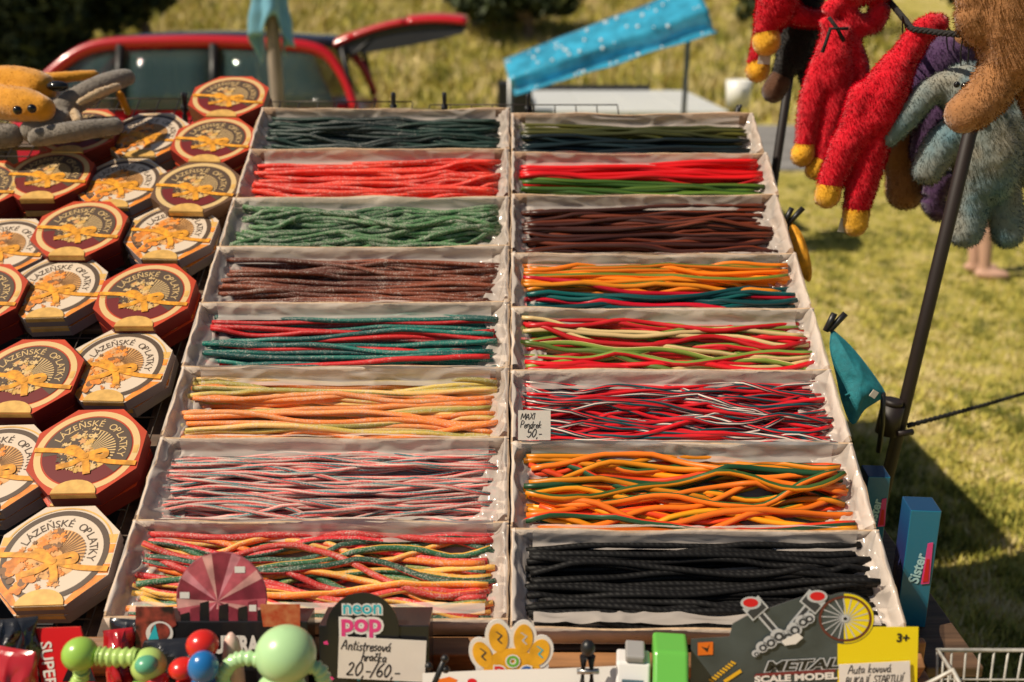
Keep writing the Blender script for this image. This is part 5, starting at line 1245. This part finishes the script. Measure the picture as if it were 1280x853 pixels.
# toy lorry: white cab and green load
def lorry():
    Y = 1.20; p0 = atY(768, 853, Y); p1 = atY(858, 853, Y); k = (p1.x - p0.x) / 90; zt = atY(830, 798, Y + .03).z - SHZ
    root = empty('toy_lorry', T(((p0.x + p1.x) / 2, Y, SHZ + .002)) @ RZ(R(-6))); tag(root, 'white toy lorry with bright green container on the shelf', 'toy lorry')
    wp = mat('toy_white', (.72, .70, .68), .3, coat=.3); gp = mat('toy_green', (.12, .42, .06), .3, coat=.3); w_ = 45 * k
    mb = MB(); mb.prism([(-.05, .02), (.045, .02), (.045, zt * .55), (.036, zt * .82), (-.004, zt * .86), (-.022, zt * .62), (-.05, zt * .55)], -w_ + .002, -.001, 0, Matrix(((0, 0, 1, 0), (1, 0, 0, 0), (0, 1, 0, 0), (0, 0, 0, 1))))
    bevel(mb.build('cab', wp, root), .004, 3)
    mb = MB(); mb.box((-w_ * .80, -.024, zt * .60), (-w_ * .2, -.019, zt * .74)); mb.build('windscreen', mat('toy_glass', (.05, .10, .13), .1), root)
    mb = MB(); mb.box((-w_ * .72, -.006, zt * .86), (-w_ * .18, .034, zt * .94)); bevel(mb.build('sunroof', mat('toy_grey', (.30, .29, .28), .4), root), .003)
    mb = MB(); mb.box((-w_ * .95, -.056, .024), (-w_ * .1, -.051, zt * .3)); mb.build('grille', mat('toy_grey', (0, 0, 0)), root)
    mb = MB(); mb.prism([(-.046, zt * .42), (.05, zt * .42), (.05, zt * .98), (-.002, zt), (-.03, zt * .78), (-.046, zt * .62)], .002, w_, 0, Matrix(((0, 0, 1, 0), (1, 0, 0, 0), (0, 1, 0, 0), (0, 0, 0, 1)))); bevel(mb.build('container', gp, root), .005, 3)
    mb = MB(); mb.prism([(-.05, .02), (.05, .02), (.05, zt * .415), (-.05, zt * .415)], .002, w_, 0, Matrix(((0, 0, 1, 0), (1, 0, 0, 0), (0, 1, 0, 0), (0, 0, 0, 1)))); bevel(mb.build('chassis', wp, root), .003)
    mb = MB(); mb.prism([(w_ * .45, 0), (w_ * .6, 0), (w_ * .525, .010)], 0, .0012, 0, T((0, -.0395, zt * .66)) @ RX(R(62))); mb.build('emblem', mat('toy_dark_green', (.02, .12, .02), .4), root)
    for x in (-w_ * .86, -w_ * .18): mb = MB(); mb.ell((x, -.052, .020), (.006, .004, .005)); mb.build('headlamp', mat('toy_lamp', (.8, .7, .3), .2), root)
    for x in (-w_ - .003, .0): mb = MB(); mb.box((x - .003, -.030, zt * .56), (x + .003, -.024, zt * .70)); bevel(mb.build('mirror', blk, root), .001)
    for x in (-w_, w_):
        for y in (-.034, .034): mb = MB(); mb.tube([(x - .006, y, .014), (x + .006, y, .014)], .0135, 16); mb.build('wheel', tyre_m, root)
    mb = MB(); mb.box((w_ + .008, -.04, .02), (w_ + .012, .04, zt * .5)); mb.build('side_panel', mat('toy_sky', (.25, .5, .62), .3), root)
lorry()
# slate and yellow blister card of the metal model car
cM = Card('blister_card', 'slate and yellow METAL SCALE MODEL card with crankshaft and wheel picture', 'toy card', 985, 1.19, 12)
cM.board('card', [(863, 900), (864, 799), (912, 796), (916, 780), (932, 771), (985, 752), (1018, 742), (1040, 745), (1048, 800), (1048, 900)], K_GREY, .0015)
cM.board('yellow_panel', [(1047, 900), (1047, 784), (1148, 784), (1145, 900)], K_LEMON, .0015, .0003)
cM.board('wheel_board', circ(1056, 773, 37, 32, 40), K_GREY, .0014, .0006)
it = [(K_LEMON, .0010, circ(1056, 773, 36, 31, 24, -92, 92))]
rust = mat('print_rust', (.13, .03, .02), .4); blk_r = mat('print_jet', (.01, .01, .01), .4)
wr = circ(1056, 773, 33, 28.5, 40); wi = circ(1056, 773, 30, 25.8, 40)
for k in range(40): it.append((rust, .0016, [wr[k], wr[(k + 1) % 40], wi[(k + 1) % 40], wi[k]]))
for k in range(18):
    a = R(k * 20 + 4); it.append((K_SIL, .0013, [(1056 + 30 * math.cos(a), 773 + 26 * math.sin(a)), (1056 + 30 * math.cos(a + .05), 773 + 26 * math.sin(a + .05)), (1056 + 5 * math.cos(a + .5), 773 + 4 * math.sin(a + .5)), (1056 + 5 * math.cos(a + .2), 773 + 4 * math.sin(a + .2))]))
it.append((K_SIL, .0018, circ(1056, 773, 5, 4.5, 12))); it.append((blk_r, .0020, circ(1056, 773, 2.5, 2.2, 10)))
cM.prints('wheel_print', it); it = []
# pistons, rods, crank
def quad(m, z, x0, y0, x1, y1, wd):
    dx, dy = x1 - x0, y1 - y0; l = math.hypot(dx, dy); nx, ny = -dy / l * wd / 2, dx / l * wd / 2; it.append((m, z, [(x0 - nx, y0 - ny), (x1 - nx, y1 - ny), (x1 + nx, y1 + ny), (x0 + nx, y0 + ny)]))
for (px, py, qx, qy) in ((944, 760, 972, 792), (1015, 752, 990, 782)):
    quad(K_SIL, .0012, px, py, qx, qy, 10); quad(K_DGR, .0015, px, py, qx, qy, 5)
    dx, dy = qx - px, qy - py; l = math.hypot(dx, dy); dx, dy = dx / l, dy / l
    quad(K_SIL, .0018, px - dx * 10, py - dy * 10, px + dx * 10, py + dy * 10, 26); quad(K_DGR, .0021, px - dx * 3, py - dy * 3, px + dx * 8, py + dy * 8, 22)
    it.append((K_SIL, .0023, circ(px - dx * 9, py - dy * 9, 13, 8, 18))); it.append((K_RED, .0026, circ(px - dx * 9.5, py - dy * 9.5, 9.5, 5.5, 16)))
for x, y, rr_ in ((944, 816, 5), (952, 808, 8), (962, 802, 9), (972, 794, 10), (984, 796, 11), (992, 786, 10), (1002, 776, 9), (1010, 772, 8)):
    it.append((K_SIL, .0028, circ(x, y, rr_, rr_ * .9, 14))); it.append((K_DGR, .0031, circ(x + 1, y + 1, rr_ * .62, rr_ * .55, 12))); it.append((K_SIL, .0034, circ(x + 1, y + 1, rr_ * .3, rr_ * .28, 10)))
it.append((K_WHITE, .0036, [(976, 800), (996, 790), (1003, 796), (994, 804), (980, 806)]))
cM.prints('crankshaft_print', it); it = []
it.append((K_ORG, .0012, [(872, 803), (891, 802), (891, 818), (872, 819)])); it.append((K_BLACK, .0015, [(876, 808), (884, 810), (887, 804), (884, 815)]))
cM.prints('logo_print', it); it = []
for k in range(9): quad(K_YEL, .0012, 886 + k * 3.4, 849 - k * 2.8, 892 + k * 3.4, 852 - k * 2.8, 2.4)
quad(K_YEL, .0012, 905, 852, 926, 838, 4.5)
cM.prints('spring_print', it)
cM.text('METAL', 955, 839, 13, K_BLACK, .0016, 3, 92, K_SIL, shear=.25, bold=.03, extra=.06)
cM.prints('stripe', [(mat('print_maroon', (.2, .03, .03), .4), .0010, [(942, 846), (1044, 840), (1044, 836), (945, 842)])])
cM.text('SCALE MODEL', 943, 853, 8.5, K_WHITE, .0014, 3, 104, None, bold=.05)
cM.text('3+', 1120, 802, 11, K_BLACK, .0009, -2, None, None, bold=.04)
film2 = film_mat('blister_film', (.7, .72, .72), .14, .06)
q = cM.M @ Vector((*cM.uv(1092, 858), .006))
price_card('white handwritten Auta kovová price tag under the yellow panel', T(q) @ RX(R(76)) @ RZ(R(3)), .098, .036,
           [('Auta kovová', .12, .62, .33, .035), ('BLIKAJÍ, STARTUJÍ', .08, .20, .27, .035)])
# teal cartons of the side ledge
def teal_carton(label, X, Y, w_, d_, z1, rot, front):
    root = empty('tall_carton', T((X, Y, SHZ + .002)) @ RZ(R(rot))); tag(root, label, 'carton'); h = z1 - SHZ
    tb = mat('carton_teal', (.010, .16, .26), .35, coat=.3); ts = MATS.get('carton_side')
    if not ts:
        m, t, p = node_mat('carton_side'); tc = t.nodes.new('ShaderNodeTexCoord'); sp = t.nodes.new('ShaderNodeSeparateXYZ'); mr = t.nodes.new('ShaderNodeMapRange'); mr.inputs[1].default_value = 0; mr.inputs[2].default_value = h
        rp = t.nodes.new('ShaderNodeValToRGB'); t.links.new(tc.outputs['Object'], sp.inputs[0]); t.links.new(sp.outputs[2], mr.inputs[0]); t.links.new(mr.outputs[0], rp.inputs[0]); t.links.new(rp.outputs[0], p.inputs['Base Color'])
        rp.color_ramp.elements.remove(rp.color_ramp.elements[1]); rp.color_ramp.elements[0].color = (.02, .1, .3, 1)
        for pos, c_ in ((.3, (.03, .03, .12)), (.6, (.02, .03, .12)), (.86, (.012, .06, .16)), (1, (.012, .08, .18))):
            e = rp.color_ramp.elements.new(pos); e.color = (*c_, 1)
        p.inputs['Roughness'].default_value = .35; MATS['carton_side'] = ts = m
    mb = MB(); mb.box((-w_ / 2, -d_ / 2, 0), (w_ / 2, d_ / 2, h)); me = mb.mesh('box', [tb, ts, mat('carton_lid', (.012, .05, .12), .3)])
    for p in me.polygons:
        if p.normal.x < -.5: p.material_index = 1
        if p.normal.z > .5: p.material_index = 2
    bevel(obj('box', me, root), .0015)
    fz = -d_ / 2 - .0006
    MM = Matrix(((1, 0, 0, 0), (0, 0, -1, fz), (0, 1, 0, 0), (0, 0, 0, 1)))
    mb = MB(); text_to_mb(mb, 'Sister', .024, MM @ T((.002, h * .38, .0006)) @ RZ(R(82)), 0, offset=.03, shear=.1)
    mb.build('lettering', mat('print_aqua', (.45, .70, .72), .4), root)
    mb = MB(); mb.prism([(.007, h * .38), (.020, h * .39), (.017, h * .74), (.009, h * .73)], .0003, .0008, 0, MM); mb.build('label_print', K_PINK, root)
    mb = MB(); mb.prism([(.0095, h * .40), (.0175, h * .41), (.015, h * .60), (.0105, h * .60)], .001, .0014, 0, MM); mb.build('label_print', K_RED, root)
    return root
a = atY(1148, 660, 1.49); teal_carton('tall teal carton lettered Sister on the ledge beside the liquorice box', a.x, 1.49, .048, .05, atY(1140, 640, 1.465).z, -5, True)
a = atY(1085, 590, 1.70); teal_carton('teal carton standing behind the tall one next to the pole', a.x + .022, 1.72, .04, .05, atY(1100, 590, 1.72).z, -4, False)
# white wire basket at the shelf's right end
def basket():
    Y = 1.12; A = atY(1172, 813, Y + .12); root = empty('wire_basket', T((A.x, Y, SHZ - .02))); tag(root, 'white coated wire basket hung at the shelf end', 'basket'); ww = mat('wire_white', (.38, .36, .32), .4, var=.25, scale=60); top = A.z - SHZ + .02; w_, d_ = .16, .12
    rim = [(0, 0, top), (w_, 0, top), (w_, d_, top), (0, d_, top), (0, 0, top)]
    mb = MB(); mb.tube(rim, .0032, 8); mb.build('rim', ww, root)
    mb = MB(); mb.tube([(x, y, .0) for x, y in ((.01, .01), (w_ - .01, .01), (w_ - .01, d_ - .01), (.01, d_ - .01), (.01, .01))], .003, 6); mb.build('rim', ww, root)
    n = 8
    for k in range(n + 1):
        x = w_ * k / n
        for y in (0, d_): mb = MB(); mb.tube([(x, y, top), (.01 + (w_ - .02) * k / n, .01 if y == 0 else d_ - .01, 0)], .0017, 5); mb.build('wire', ww, root)
    for k in range(1, 6):
        y = d_ * k / 6
        for x in (0, w_): mb = MB(); mb.tube([(x, y, top), (.01 if x == 0 else w_ - .01, y, 0)], .0017, 5); mb.build('wire', ww, root)
    for z in (top * .33, top * .66): mb = MB(); mb.tube([(.005, .005, z), (w_ - .005, .005, z), (w_ - .005, d_ - .005, z), (.005, d_ - .005, z), (.005, .005, z)], .0017, 5); mb.build('wire', ww, root)
    for k in range(1, 8): mb = MB(); mb.tube([(w_ * k / 8, .01, 0), (w_ * k / 8, d_ - .01, 0)], .0017, 5); mb.build('wire', ww, root)
    mb = MB(); mb.tube([(0, 0, top), (.015, -.012, top * .5), (.045, -.01, 0)], .0045, 8); mb.build('brace', ww, root)
    mb = MB(); mb.tube([(-.004, 0, top), (-.004, .06, top + .01), (-.05, .06, top - .02), (-.055, .06, .02)], .0035, 8); mb.build('hook', ww, root)
basket()
